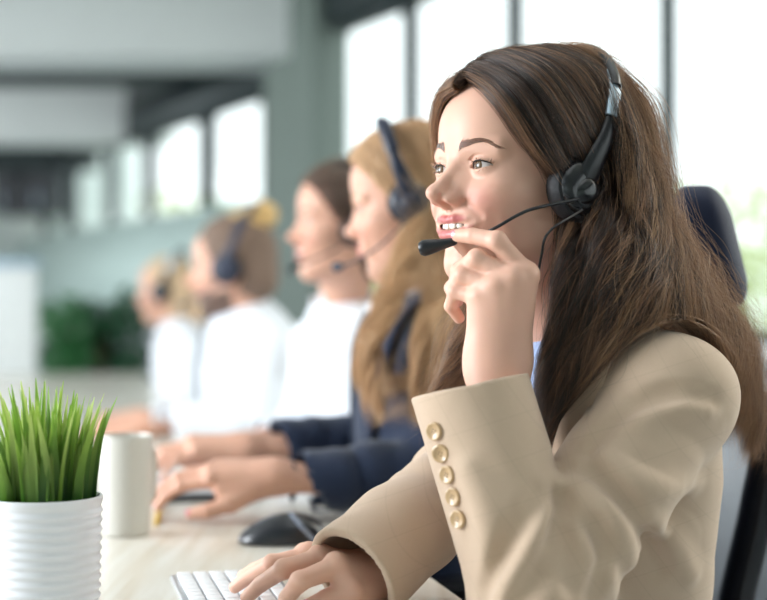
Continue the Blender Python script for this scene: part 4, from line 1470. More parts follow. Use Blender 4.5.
def deskM(s, u, z=0.0, rot=0.0):
    """frame on the desk: x across towards the agents (DN), y along the desk (DD); s along, u back from the agents' edge"""
    c, sn = math.cos(rot), math.sin(rot)
    M = np.eye(4); M[:3, 0] = DN * c + DD * sn; M[:3, 1] = DD * c - DN * sn; M[:3, 2] = V(0, 0, 1)
    M[:3, 3] = EDGE + DD * s - DN * u + V(0, 0, DESK_Z + z)
    return M


def from_px(px, py, z=0.0):
    """the point of the desk surface (raised by z) seen at a pixel"""
    Y = FPX * (CAM_Z - DESK_Z - z) / (py - 300)
    return at(px, py, Y)


def frameM(p, rot=0.0):
    c, sn = math.cos(rot), math.sin(rot)
    M = np.eye(4); M[:3, 0] = DN * c + DD * sn; M[:3, 1] = DD * c - DN * sn; M[:3, 3] = p
    return M


def build_desk():
    wood = wood_mat(); steel = mat('white desk steel', srgb(222, 224, 226), .4, metal=.2)
    d = empty('desk', tuple(EDGE + DD * 1.5 - DN * .5), 'long pale wood desk that all five headset agents sit along', 'desk')
    MB().box((-1.05, -1.1, -.030), (0, 5.0, 0), M=deskM(0, 0)).build('desk_top', wood, d, False, bevel=.004)
    for s in (-.95, 4.9):
        for u in (.12, .95):
            MB().box((-.03, -.03, -DESK_Z), (.03, .03, -.03), M=deskM(s, u)).build('leg', steel, d, False, bevel=.004)


def build_plant():
    rng = np.random.default_rng(3)
    white = mat('white glazed ceramic', srgb(240, 241, 246), .3, coat=.3)
    c = V((44 - 383.5) * 1.42 / FPX, 1.42, DESK_Z)
    p = empty('potted_grass', tuple(c), 'green grass plant in a white ribbed pot at the front of the desk', 'potted plant')
    H_ = .129; n = 13; prof = [(0, 0), (.050, 0), (.0515, .002)]
    for k in range(n * 8 + 1):
        t = k / (n * 8)
        z = .004 + t * (H_ - .012)
        prof.append((.0515 + .0028 * t + .0011 * math.sin(t * n * 2 * math.pi), z))
    prof += [(.0556, H_ - .004), (.0556, H_ - .001), (.0545, H_), (.0525, H_), (.0515, H_ - .004), (.050, H_ - .02), (0, H_ - .02)]
    MB().lathe(prof, 72, c).build('pot', white, p)
    MB().lathe([(0, H_ - .012), (.030, H_ - .011), (.0505, H_ - .014), (.0505, H_ - .018), (0, H_ - .018)], 40, c).build('soil', mat('dark potting soil', srgb(52, 40, 30), .95, bump=(300, .8)), p)
    mb = MB()
    for k in range(210):
        a = rng.uniform(0, 6.283); r = .046 * math.sqrt(rng.random())
        b = c + V(r * math.cos(a), r * math.sin(a), H_ - .014)
        lean = (.06 + .42 * r / .046) * rng.uniform(.5, 1.2)
        L = rng.uniform(.075, .134) * (1 - .16 * r / .046)
        dr = V(math.cos(a + rng.normal(0, .4)), math.sin(a + rng.normal(0, .4)), 0)
        s = np.linspace(0, 1, 8)
        ctr = b + np.outer(s * L, V(0, 0, 1)) * (1 - .10 * lean * s[:, None]) + np.outer(lean * L * .55 * s ** 1.8, dr)
        wd = rng.uniform(.0032, .0056) * (1 - s ** 2.2) + .0003
        th = rng.uniform(0, 6.283); sd = V(math.cos(th), math.sin(th), 0); nn = np.cross(V(0, 0, 1), sd)
        l = ctr - sd * wd[:, None]; r_ = ctr + sd * wd[:, None]; m = ctr + nn * (wd * .35)[:, None]
        v = np.stack([l, m, r_], 1).reshape(-1, 3)
        i, j = np.meshgrid(np.arange(7), np.arange(2), indexing='ij')
        f = np.stack([i * 3 + j, i * 3 + j + 1, (i + 1) * 3 + j + 1, (i + 1) * 3 + j], -1).reshape(-1, 4)
        mb.add(v, f, k % 3)
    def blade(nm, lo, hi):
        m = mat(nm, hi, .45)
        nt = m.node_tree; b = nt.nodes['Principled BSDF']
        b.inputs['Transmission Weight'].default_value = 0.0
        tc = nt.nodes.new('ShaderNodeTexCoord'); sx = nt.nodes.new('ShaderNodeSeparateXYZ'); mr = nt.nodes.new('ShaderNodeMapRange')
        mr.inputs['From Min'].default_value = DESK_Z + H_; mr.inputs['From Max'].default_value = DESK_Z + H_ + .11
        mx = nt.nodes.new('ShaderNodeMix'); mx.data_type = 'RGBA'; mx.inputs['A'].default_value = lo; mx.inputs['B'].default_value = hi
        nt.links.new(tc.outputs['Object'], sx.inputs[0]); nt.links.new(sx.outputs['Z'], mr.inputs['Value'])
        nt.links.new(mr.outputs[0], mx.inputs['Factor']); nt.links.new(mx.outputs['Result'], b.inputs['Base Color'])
        ts = nt.nodes.new('ShaderNodeBsdfTranslucent'); nt.links.new(mx.outputs['Result'], ts.inputs['Color'])
        ms = nt.nodes.new('ShaderNodeMixShader'); ms.inputs[0].default_value = .4
        nt.links.new(b.outputs[0], ms.inputs[1]); nt.links.new(ts.outputs[0], ms.inputs[2])
        nt.links.new(ms.outputs[0], nt.nodes['Material Output'].inputs['Surface'])
        return m
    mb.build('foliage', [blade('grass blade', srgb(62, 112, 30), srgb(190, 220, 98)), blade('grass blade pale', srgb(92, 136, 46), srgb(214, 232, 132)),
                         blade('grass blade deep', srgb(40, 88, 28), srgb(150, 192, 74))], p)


def build_mug():
    c = from_px(125.5, 539); c[1] += .036; c[0] = (125.5 - 383.5) * c[1] / FPX; c[2] = DESK_Z
    white = mat('off white stoneware', srgb(212, 209, 201), .35, coat=.25, noise=(20, .02))
    m = empty('mug', tuple(c), 'plain off-white mug behind the potted grass', 'mug')
    H_ = .134
    prof = [(0, 0), (.029, 0), (.0315, .002), (.0325, .006), (.0345, .07), (.0362, H_ - .002), (.0358, H_), (.0340, H_), (.0334, H_ - .003), (.0315, .06), (.0295, .010), (.026, .006), (0, .006)]
    MB().lathe(prof, 64, c).build('cup', white, m)
    hp = [(.0335, 0, .105), (.047, 0, .112), (.0545, 0, .098), (.0550, 0, .070), (.0505, 0, .046), (.0325, 0, .036)]
    a = 1.0
    P = spline(hp, 30); P = np.stack([P[:, 0] * math.cos(a), P[:, 0] * math.sin(a), P[:, 2]], 1) + c
    MB().tube(P, .0048, 12, flat=(V(-math.sin(a), math.cos(a), 0), 1.5)).build('handle', white, m)
    MB().lathe([(0, .098), (.031, .098), (.031, .094), (0, .094)], 40, c).build('coffee', mat('dark coffee', srgb(40, 24, 16), .1), m)


def build_pencil():
    p = from_px(157, 521, .004); q = from_px(161, 505, .004)
    d = unit(q - p); p = p - d * .02; q = q + d * .05
    t = tag(MB().tube([p, q], .0036, 6).build('pencil', mat('yellow pencil lacquer', srgb(226, 184, 60), .35), smooth=False), 'yellow pencil lying on the desk just right of the off-white mug', 'pencil')
    MB().tube([q, q + d * .008, q + d * .016], [.0034, .002, .0003], 6).build('tip', mat('bare pencil wood', srgb(220, 190, 150), .7), t, False)


def key_field(mb, M, nx, ny, x0, x1, y0, y1, z, gap, h, mi):
    for i in range(nx):
        row = ny
        for j in range(row):
            a = x0 + (x1 - x0) * i / nx + gap / 2; b = x0 + (x1 - x0) * (i + 1) / nx - gap / 2
            c = y0 + (y1 - y0) * j / row + gap / 2; d = y0 + (y1 - y0) * (j + 1) / row - gap / 2
            if i == nx - 1 and 3 <= j <= 7:           # space bar in the row next to the user
                if j != 3: continue
                d = y0 + (y1 - y0) * 8 / row - gap / 2
            mb.box((a, c, z), (b, d, z + h), mi, M)


def build_keyboards():
    alu = mat('silver aluminium', srgb(206, 208, 212), .3, metal=.7); key = mat('white key plastic', srgb(244, 245, 248), .4)
    dark = mat('dark rubber base', srgb(36, 38, 44), .6)
    for k, (c, rot, lab, slab) in enumerate((
            (from_px(170, 571, .010), 0, 'slim white keyboard under the right hand of the woman in beige', False),
            (from_px(153, 497, .010), 0.0, 'white keyboard with dark base under the hands of the blonde woman', True))):
        c = c.copy(); c[2] = DESK_Z
        M = frameM(c)
        r = empty('keyboard' if k == 0 else 'keyboard.001', tuple(c), lab, 'keyboard', 'keyboards on the long desk')
        y0, y1 = (-.285, 0) if k == 0 else (0, .30)
        wd = .118 if k == 0 else .17
        b = MB().box((0, y0, .0), (wd, y1, .006 if not slab else .012), M=M).build('base', alu if not slab else dark, r, False, bevel=.002)
        if slab: MB().box((.002, y0 + .002, .012), (wd - .002, y1 - .002, .014), M=M).build('top_plate', alu, r, False)
        mb = MB(); z = .006 if not slab else .014
        key_field(mb, M, 6, 14, .006, wd - .006, y0 + .005, y1 - .005, z, .0028, .0035, 0)
        mb.build('keys', key, r, False, bevel=.0008)


def build_mouse():
    body = mat('matte black mouse shell', srgb(18, 20, 28), .3, coat=.25); gl = mat('glossy grey trim', srgb(120, 130, 150), .12, coat=.6)
    c = from_px(281, 546); c[2] = DESK_Z
    c[1] += .02
    M = frameM(c, -.18)
    f = lambda P: np.maximum(smin(ell(P, (.012, 0, .010), (.044, .032, .030)), ell(P, (-.022, 0, .004), (.034, .027, .020)), .02), .0025 - P[:, 2])
    X, Q = isosurface(f, V(-.07, -.045, -.01), V(.07, .045, .05), .0018)
    w_ = lambda p: p @ M[:3, :3].T + M[:3, 3]
    m = link('computer_mouse', np_mesh('computer_mouse', w_(X), Q), body)
    tag(m, 'black computer mouse on the desk behind the white keyboard', 'mouse')
    MB().tube(w_(np.array([(-.036, -.004, .0188), (-.036, .004, .0188)])), .0062, 20).build('wheel', mat('rubber wheel', srgb(40, 42, 48), .5), m)
    g = lambda P: np.maximum(f(P) - .0006, np.maximum(np.abs(P[:, 1]) - .0012, P[:, 0] + .005))
    X, Q = isosurface(g, V(-.07, -.01, -.0), V(.0, .01, .05), .0010, 1)
    link('button_seam', np_mesh('button_seam', w_(X), Q), gl, m)
    g2 = lambda P: np.maximum(f(P) - .0008, np.abs(P[:, 0] - .030 + .9 * (P[:, 2] - .02)) - .0035)
    X, Q = isosurface(g2, V(-.02, -.045, .004), V(.07, .045, .05), .0014, 1)
    link('trim_band', np_mesh('trim_band', w_(X), Q), gl, m)


def build_headset(name, H, label, boom, mic, lift=.0, detail=True, colour=None, group='headsets worn by the agents', cup=(-.075, .083, -.018), band=None, cs=1.0, fw=1.0, band_r=.0065):
    """headset on a head: boom and mic are world points ending at the microphone"""
    cup = V(*cup)
    blk, gloss, cush = BLACK_PLASTIC, GLOSS_BLACK, CUSHION
    if colour is not None: blk = gloss = colour
    top = H.w(V(-.13, 0, .14))
    r = empty(name, tuple(H.w(cup)), label, 'headset', group)
    for sg in (1, -1):
        c = cup * V(1, sg, 1)
        A = np.eye(4)
        nrm = unit(H.R @ V(.0, sg, .10)); e1 = unit(np.cross(V(0, 0, 1), nrm)); e2 = np.cross(nrm, e1)
        A[:3, 0] = e1; A[:3, 1] = e2; A[:3, 2] = nrm; A[:3, 3] = H.w(c)
        k = H.s * cs
        MB().lathe(np.array([(0, -.010), (.020, -.012), (.0265, -.010), (.0300, -.004), (.0300, .002), (.0275, .007), (.022, .009), (0, .009)]) * k, 48, M=A).build('ear_cushion', cush, r)
        mb = MB()
        mb.lathe(np.array([(0, .016), (.010, .0157), (.0180, .0145), (.0225, .0125), (.0245, .0095), (.0250, .006), (0, .006)]) * k, 48, M=A)
        mb.build('ear_cup', gloss, r)
        # teardrop boss on the outside of the cup
        if detail:
            cc = c + V(.004, sg * .0150, -.004)
            pp = spline([cc + V(.012, -sg * .001, -.010), cc + V(.002, sg * .002, -.002), cc + V(-.010, sg * .002, .006), cc + V(-.018, -sg * .001, .012)], 14)
            MB().tube(H.w(pp), np.array([.002, .005, .0075, .009, .0102, .011, .0114, .0114, .011, .0102, .009, .007, .005, .002]) * k, 16, flat=(nrm, .42)).build('cup_boss', gloss, r)
        # arm from the cup to the band
        pts = spline([c + V(-.002 * fw, sg * .011, .008), c + V(-.010 * fw, sg * .015, .030), c + V(-.022 * fw, sg * .016, .054), c + V(-.032 * fw, sg * .013, .078)], 16)
        MB().tube(H.w(pts), np.linspace(.0120, .0062, 16) * k, 16, flat=(nrm, .5)).build('arm', blk, r)
        pts = spline([c + V(-.031 * fw, sg * .0145, .076), c + V(-.038 * fw, sg * .009, .096), c + V(-.046 * fw, sg * .0, .114), c + V(-.052 * fw, -sg * .010, .126)], 10)
        MB().tube(H.w(pts), .0085 * k, 14, flat=(nrm, .50)).build('slider', SILVER if colour is None else colour, r)
    b = [V(-.117, .0875, .092), V(-.123, .078, .106), V(-.133, .055, .127), V(-.139, .028, .141), V(-.141, 0, .146)] if band is None else band
    full = [q for q in b] + [q * V(1, -1, 1) for q in b[:-1][::-1]]
    pts = spline(full, 60)
    T = np.gradient(pts, axis=0)
    n = unit(H.R @ V(1, 0, .35))
    MB().tube(H.w(pts), band_r * H.s, 14, flat=(n, 1.0)).build('headband', blk, r)
    P = spline(boom, 40)
    MB().tube(P, .0016 if detail else .0022, 10).build('boom', blk, r)
    Mc = spline(mic, 12)
    rr = np.array([.0026, .0040, .0044, .0048, .0053, .0058, .0064, .0070, .0076, .0080, .0080, .0062])
    MB().tube(Mc, rr, 20).build('microphone', blk, r)
    return r


def build_shrub():
    rng = np.random.default_rng(8)
    Y = 7.6
    c = at(98, 330, Y)
    base = V(c[0], Y, 0)
    p = empty('potted_shrub', tuple(base), 'dark green bushy shrub in a grey pot behind the row of agents', 'potted plant')
    zt = CAM_Z - (385 - 300) * Y / FPX
    MB().lathe([(0, 0), (.17, 0), (.20, .02), (.235, zt - .03), (.24, zt), (.22, zt), (.21, zt - .05), (0, zt - .05)], 40, base).build('pot', mat('grey planter', srgb(190, 194, 192), .6, noise=(6, .05)), p)
    MB().tube([base + V(0, 0, zt - .08), base + V(.02, 0, zt + .25)], [.03, .02], 10).build('stem', mat('shrub stem', srgb(80, 66, 46), .9), p)
    mb = MB()
    for k in range(9):
        o = V(rng.uniform(-.20, .20), rng.uniform(-.15, .15), rng.uniform(.08, .36))
        v, f = leaf_cloud(base + V(0, 0, zt) + o, (.15, .15, .13), 170, rng, .034)
        mb.add(v, f, k % 2)
    mb.build('foliage', [mat('dark shrub leaf', srgb(30, 84, 50), .3), mat('shrub leaf', srgb(56, 116, 66), .32)], p, False)


def build_background_furniture():
    dark = mat('dark cabinet front', srgb(58, 60, 66), .5, noise=(4, .1)); pale = mat('pale cabinet', srgb(218, 222, 222), .5, noise=(4, .04))
    # wall cabinet at the far end
    Y = 14.6
    x0, x1 = (-14 - 383.5) * Y / FPX, (58 - 383.5) * Y / FPX
    z0, z1 = CAM_Z + (300 - 212) * Y / FPX, CAM_Z + (300 - 140) * Y / FPX
    c = empty('wall_cabinet', ((x0 + x1) / 2, 15.2, z0), 'dark cabinet hung high on the far end wall', 'cabinet')
    MB().box((x0, 14.75, z0), (x1, 15.6, z1)).build('body', dark, c, False, bevel=.01)
    for k in range(2):
        a = x0 + (x1 - x0) * k / 2
        d = MB().box((a + .02, 14.70, z0 + .02), (a + (x1 - x0) / 2 - .02, 14.75, z1 - .02)).build('door', dark, c, False, bevel=.006)
        MB().box((a + .10, 14.66, z0 + .06), (a + .13, 14.70, z0 + .20)).build('handle', SILVER, d, False)
    # pale partition board standing at the left
    Y = 6.4
    x0, x1 = (-70 - 383.5) * Y / FPX, (36 - 383.5) * Y / FPX
    zt = CAM_Z + (300 - 268) * Y / FPX
    p = empty('partition_screen', ((x0 + x1) / 2, Y, 0), 'pale grey partition screen standing left of the shrub', 'partition')
    MB().box((x0, Y - .03, .12), (x1, Y + .03, zt)).build('panel', pale, p, False, bevel=.01)
    MB().box((x0 - .02, Y - .035, zt), (x1 + .02, Y + .035, zt + .04)).build('top_rail', SILVER, p, False, bevel=.006)
    for x in (x0 + .1, x1 - .1): MB().box((x - .03, Y - .2, 0), (x + .03, Y + .2, .12)).build('foot', SILVER, p, False, bevel=.006)
    # low cabinet between the shrub and the desk end
    Y = 6.9
    x0, x1 = (66 - 383.5) * Y / FPX, (140 - 383.5) * Y / FPX
    zt = CAM_Z - (384 - 300) * Y / FPX
    q = empty('low_cabinet', ((x0 + x1) / 2, Y, 0), 'low pale cabinet in front of the dark green shrub', 'cabinet')
    MB().box((x0, Y - .2, .06), (x1, Y + .2, zt)).build('body', pale, q, False, bevel=.01)
    MB().box((x0 + .02, Y - .18, 0), (x1 - .02, Y + .18, .06)).build('plinth', dark, q, False)
    MB().box((x0 + .01, Y - .215, .08), ((x0 + x1) / 2 - .005, Y - .2, zt - .02)).build('door', pale, q, False, bevel=.004)
    MB().box(((x0 + x1) / 2 + .005, Y - .215, .08), (x1 - .01, Y - .2, zt - .02)).build('door', pale, q, False, bevel=.004)


def office_chair(name, base, yaw, label, seat_z=.47, back_top=1.22):
    """task chair; yaw = direction the seat faces, as for the people"""
    navy = fabric('navy chair fabric', srgb(26, 34, 58), 900, .15, rough=.7, sheen=.1) if 'navy chair fabric' not in bpy.data.materials else bpy.data.materials['navy chair fabric']
    blk = BLACK_PLASTIC
    base = np.asarray(base, float)
    r = empty(name, tuple(base), label, 'chair', 'office chairs')
    f = V(-math.cos(yaw), -math.sin(yaw), 0); l = V(math.sin(yaw), -math.cos(yaw), 0); u = V(0, 0, 1)
    M = np.eye(4); M[:3, 0] = f; M[:3, 1] = l; M[:3, 2] = u; M[:3, 3] = base
    w_ = lambda p: np.asarray(p, float) @ M[:3, :3].T + M[:3, 3]
    # seat
    g = lambda P: ell(P / V(1, 1, 1), (.0, 0, seat_z), (.245, .25, .055)) if False else np.maximum(np.sqrt(np.maximum(np.abs(P[:, 0]) - .19, 0) ** 2 + np.maximum(np.abs(P[:, 1]) - .19, 0) ** 2 + np.maximum(np.abs(P[:, 2] - seat_z + .02) - .008, 0) ** 2) - .035, -1)
    X, Q = isosurface(g, V(-.25, -.25, seat_z - .09), V(.25, .25, seat_z + .06), .008, 1)
    link('seat', np_mesh('seat', w_(X), Q), navy, r)
    # backrest: curved shell, with a separate headrest above it
    zb, zt = seat_z + .10, back_top - .14
    def shell(P, zb, zt, hw, x0, bend):
        z = np.clip((P[:, 2] - zb) / (zt - zb), 0, 1)
        cx = x0 + bend * (z - .55) ** 2 + .9 * np.abs(P[:, 1]) ** 2.2
        a = np.maximum(np.abs(P[:, 0] - cx) - .010, 0); b_ = np.maximum(np.abs(P[:, 1]) - hw + .04, 0); c_ = np.maximum(np.maximum(zb + .04 - P[:, 2], P[:, 2] - zt + .04), 0)
        return np.sqrt(a * a / .30 + b_ * b_ + c_ * c_) - .04
    X, Q = isosurface(lambda P: shell(P, zb, zt + .06, .150, -.268, .22), V(-.42, -.30, zb - .05), V(.0, .30, zt + .12), .007, 1)
    link('backrest', np_mesh('backrest', w_(X), Q), navy, r)
    def hr(P):
        q = P.copy(); q[:, 0] -= (P[:, 2] - zt) * .24
        return shell(q, zt - .002, back_top, .150, -.318, .0)
    X, Q = isosurface(hr, V(-.46, -.30, zt - .06), V(-.1, .30, back_top + .06), .006, 1)
    link('headrest', np_mesh('headrest', w_(X), Q), navy, r)
    MB().tube(w_(spline([(-.05, 0, seat_z - .07), (-.22, 0, seat_z - .07), (-.315, 0, seat_z), (-.325, 0, seat_z + .2), (-.358, 0, seat_z + .36), (-.368, 0, seat_z + .46), (-.315, 0, seat_z + .58)], 24)), .022, 12, flat=(l, 1.6)).build('back_support', blk, r)
    for sg in (1, -1):
        MB().tube(w_(spline([(-.02, sg * .18, seat_z - .06), (-.02, sg * .27, seat_z - .03), (-.03, sg * .285, seat_z + .10), (-.02, sg * .285, seat_z + .185)], 20)), .018, 12).build('armrest_post', blk, r)
        MB().tube(w_(spline([(-.14, sg * .285, seat_z + .20), (0, sg * .285, seat_z + .205), (.12, sg * .28, seat_z + .195)], 14)), [.02] + [.036] * 12 + [.02], 14, flat=(V(0, 0, 1), .45)).build('armrest', blk, r)
    MB().lathe([(0, .075), (.03, .075), (.03, .22), (.022, .22), (.022, seat_z - .07), (.07, seat_z - .065), (.07, seat_z - .05), (0, seat_z - .05)], 28, M=M).build('gas_lift', blk, r)
    for k in range(5):
        a = k * 2 * math.pi / 5 + .3
        e = V(math.cos(a), math.sin(a), 0)
        lg = MB().tube(w_([V(0, 0, .095) + e * .02, V(0, 0, .085) + e * .17, V(0, 0, .065) + e * .31]), [.026, .021, .016], 12).build('leg', blk, r)
        cs = np.cross(e, V(0, 0, 1)); q = V(0, 0, .028) + e * .30
        MB().tube(w_([q - cs * .022, q + cs * .022]), .027, 20).build('caster', blk, lg)
    return r

# ------------------------------------------------------------------ the other agents
def place_head(yaw, pitch, scale, local, world, roll=0.0):
    h = Head((0, 0, 0), yaw, pitch, roll, scale)
    h.O = np.asarray(world, float) - h.w(V(*local))
    return h


def build_agent(H, pr, body, cloth, cloth_name, hands, mats, label, hair_fn, rng, gaze=(1, 0, 0), head_h=.0022, blazer=False, shirt=None, tie=None, brow=None, hs=1.0, seed=3):
    person = person_mesh('person', H, pr, hands, mats, rng, head_h, .0022, body.core(), gaze, detail=False, hs=hs)
    tag(person, label, 'person', 'headset agents along the desk')
    N = np.asarray(body.neck)
    z0 = N[2] - .28

    def garment(P):
        d = body.trunk(P, .006)
        d = d + folds(P, V(.2, .1, .97), seed, 16, .005, .45)
        q = P - N.astype(P.dtype)
        fd = q @ body.f.astype(P.dtype); ld = np.abs(q @ body.l.astype(P.dtype))
        if blazer:
            wz = np.clip((P[:, 2] - z0) / .30, -1, 1.4) * .066
            d = ssub(d, np.maximum(ld - wz, -.055 - fd), .006)
        else:
            ax = unit(V(-.30, -.0, 1.0)); h = q @ ax.astype(P.dtype)
            r = np.sqrt(np.maximum((q * q).sum(1) - h * h, 0)); rr = .060 * hs + .10 * np.abs(h - .012)
            col = np.maximum(np.abs(r - rr) - .0035, np.abs(h - .010) - .026)
            col = np.maximum(col, np.minimum(.014 + .4 * np.clip(h + .01, 0, 1) - ld, fd))
        d = ssub(d, cap(P, N - V(0, 0, .02), N + V(-.03, 0, .2), (.062 if blazer else .053) * hs), .01)
        if not blazer: d = smin(d, np.where(fd > 0, np.maximum(col, .012 - ld), col), .004)
        d = np.maximum(d, z0 - .36 - P[:, 2])
        for sg in (1, -1):
            sh, el, wr = (body.lsh, body.lel, body.lwr) if sg > 0 else (body.rsh, body.rel, body.rwr)
            r = body.arm_r
            u_ = unit(wr - el)
            e = cap(P, sh, el, r[0], r[1])
            fo = cap(P, el, wr + u_ * .06, r[1], r[2])
            fo = np.maximum(fo, (P - (wr + u_ * .01).astype(P.dtype)) @ u_.astype(P.dtype))
            fo = ssub(fo, cap(P, wr - u_ * .03, wr + u_ * .2, r[2] - .008), .003)
            fo = smin(e, fo, .02) + folds(P, u_, seed + 3 + sg, 24, .005, .32)
            d = smin(d, fo, .03)
        return d
    lo, hi = bounds([N, body.lsh, body.lel, body.lwr, body.rsh, body.rel, body.rwr, body.hip - V(0, 0, .06)], .12)
    X, Q = isosurface(garment, lo, hi, .0048, 1)
    g = link(cloth_name, np_mesh(cloth_name, X, Q), cloth, person)
    if blazer:
        tr = lambda P: body.trunk(np.asarray(P, np.float64), .012)
        for sg in (1, -1):
            path = [N - body.f * .055 + body.l * sg * .045 + V(0, 0, .02), N + body.l * sg * .082 + V(0, 0, -.012), N + body.f * .07 + body.l * sg * .088 + V(0, 0, -.07),
                    N + body.f * .11 + body.l * sg * .062 + V(0, 0, -.16), N + body.f * .12 + body.l * sg * .022 + V(0, 0, -.27)]
            v, fs = strip_on(tr, path, [.046, .056, .072, .075, .02], .003, .003, 40, .6)
            link('lapel', np_mesh('lapel', v, fs), cloth, g)

        def sh_(P):
            d = body.trunk(P, -.004)
            q = P - N.astype(P.dtype)
            d = ssub(d, cap(P, N - V(0, 0, .035), N + V(-.03, -.0, .2), .050), .01)
            d = np.maximum(d, z0 - .30 - P[:, 2])
            ax = unit(V(-.30, 0, 1.0)); h = q @ ax.astype(P.dtype)
            r = np.sqrt(np.maximum((q * q).sum(1) - h * h, 0)); rr = .062 + .10 * np.abs(h - .012)
            col = np.maximum(np.abs(r - rr) - .003, np.abs(h - .012) - .026)
            col = np.maximum(col, np.minimum(.012 - np.abs(q @ body.l.astype(P.dtype)), q @ body.f.astype(P.dtype)))
            return smin(d, col, .003)
        lo, hi = bounds([N, body.lsh, body.rsh, body.hip], .10)
        X, Q = isosurface(sh_, lo, hi, .0045, 1)
        link('shirt', np_mesh('shirt', X, Q), shirt, person)
    if tie is not None:
        tr = lambda P: body.trunk(np.asarray(P, np.float64), .010)
        kn = N + body.f * .058 + V(0, 0, -.012)
        MB().ellipsoid(kn, (.016, .018, .024)).build('tie_knot', tie, g)
        path = [kn - V(0, 0, .01), N + body.f * .12 - V(0, 0, .12), N + body.f * .14 - V(0, 0, .24), N + body.f * .14 - V(0, 0, .36), N + body.f * .14 - V(0, 0, .40)]
        v, fs = strip_on(tr, path, [.03, .05, .062, .075, .02], .004, .004, 40, .3)
        link('tie', np_mesh('tie', v, fs), tie, g)
    legs(person, body.hip, body.f, body.l)
    hair_fn(person)
    if brow is not None:
        strands('eyebrow', brow_strands(H, pr, 120, rng), np.array([.0004, .0004, .0004, .0003, .0001]), brow, person)
        strands('eyelash', lash_strands(H, pr, rng, 36), np.array([.0003, .0003, .0003, .0002, .0002, .0001]), BROW_DARK, person)
    return person


def hair_mass(H, material, person, bun=None, low=-.10, front=.09, name='hair', vol=0.0, crop=False, h=.004):
    def mass(P):
        d = ell(P, (-.085, 0, .034), (.1010 + vol, .0790 + vol, .0950 + vol))
        if crop: d = ell(P, (-.083, 0, .036), (.1015, .0790, .0955))
        d = smin(d, ell(P, (-.120, 0, -.030), (.062, .070, .08 if not crop else .06)), .03)
        face = ell(P, (.022, 0, -.035), (front, .094, .112))
        d = ssub(d, face, .010)
        d = ssub(d, ell(P, (-.02, 0, -.13), (.10, .062, .10)), .01)
        d = ssub(d, ell(P * np.array((1, 0, 1), P.dtype) + np.array((0, .0, 0), P.dtype), (-.078, 0, -.02), (.030, 1.0, .034)), .01)
        if bun is not None:
            for (c, r) in bun: d = smin(d, ell(P, c, (r * .9, r, r * .9)), .012)
        return d + (.0012 * np.sin(P[:, 2] * 420 + 5 * np.sin(P[:, 0] * 60) + P[:, 1] * 150)).astype(P.dtype)
    X, Q = isosurface(mass, V(-.26, -.11, -.16), V(.05, .11, .22), h, 1)
    o = link(name, np_mesh('hair', H.w(X), Q), material, person)
    return o


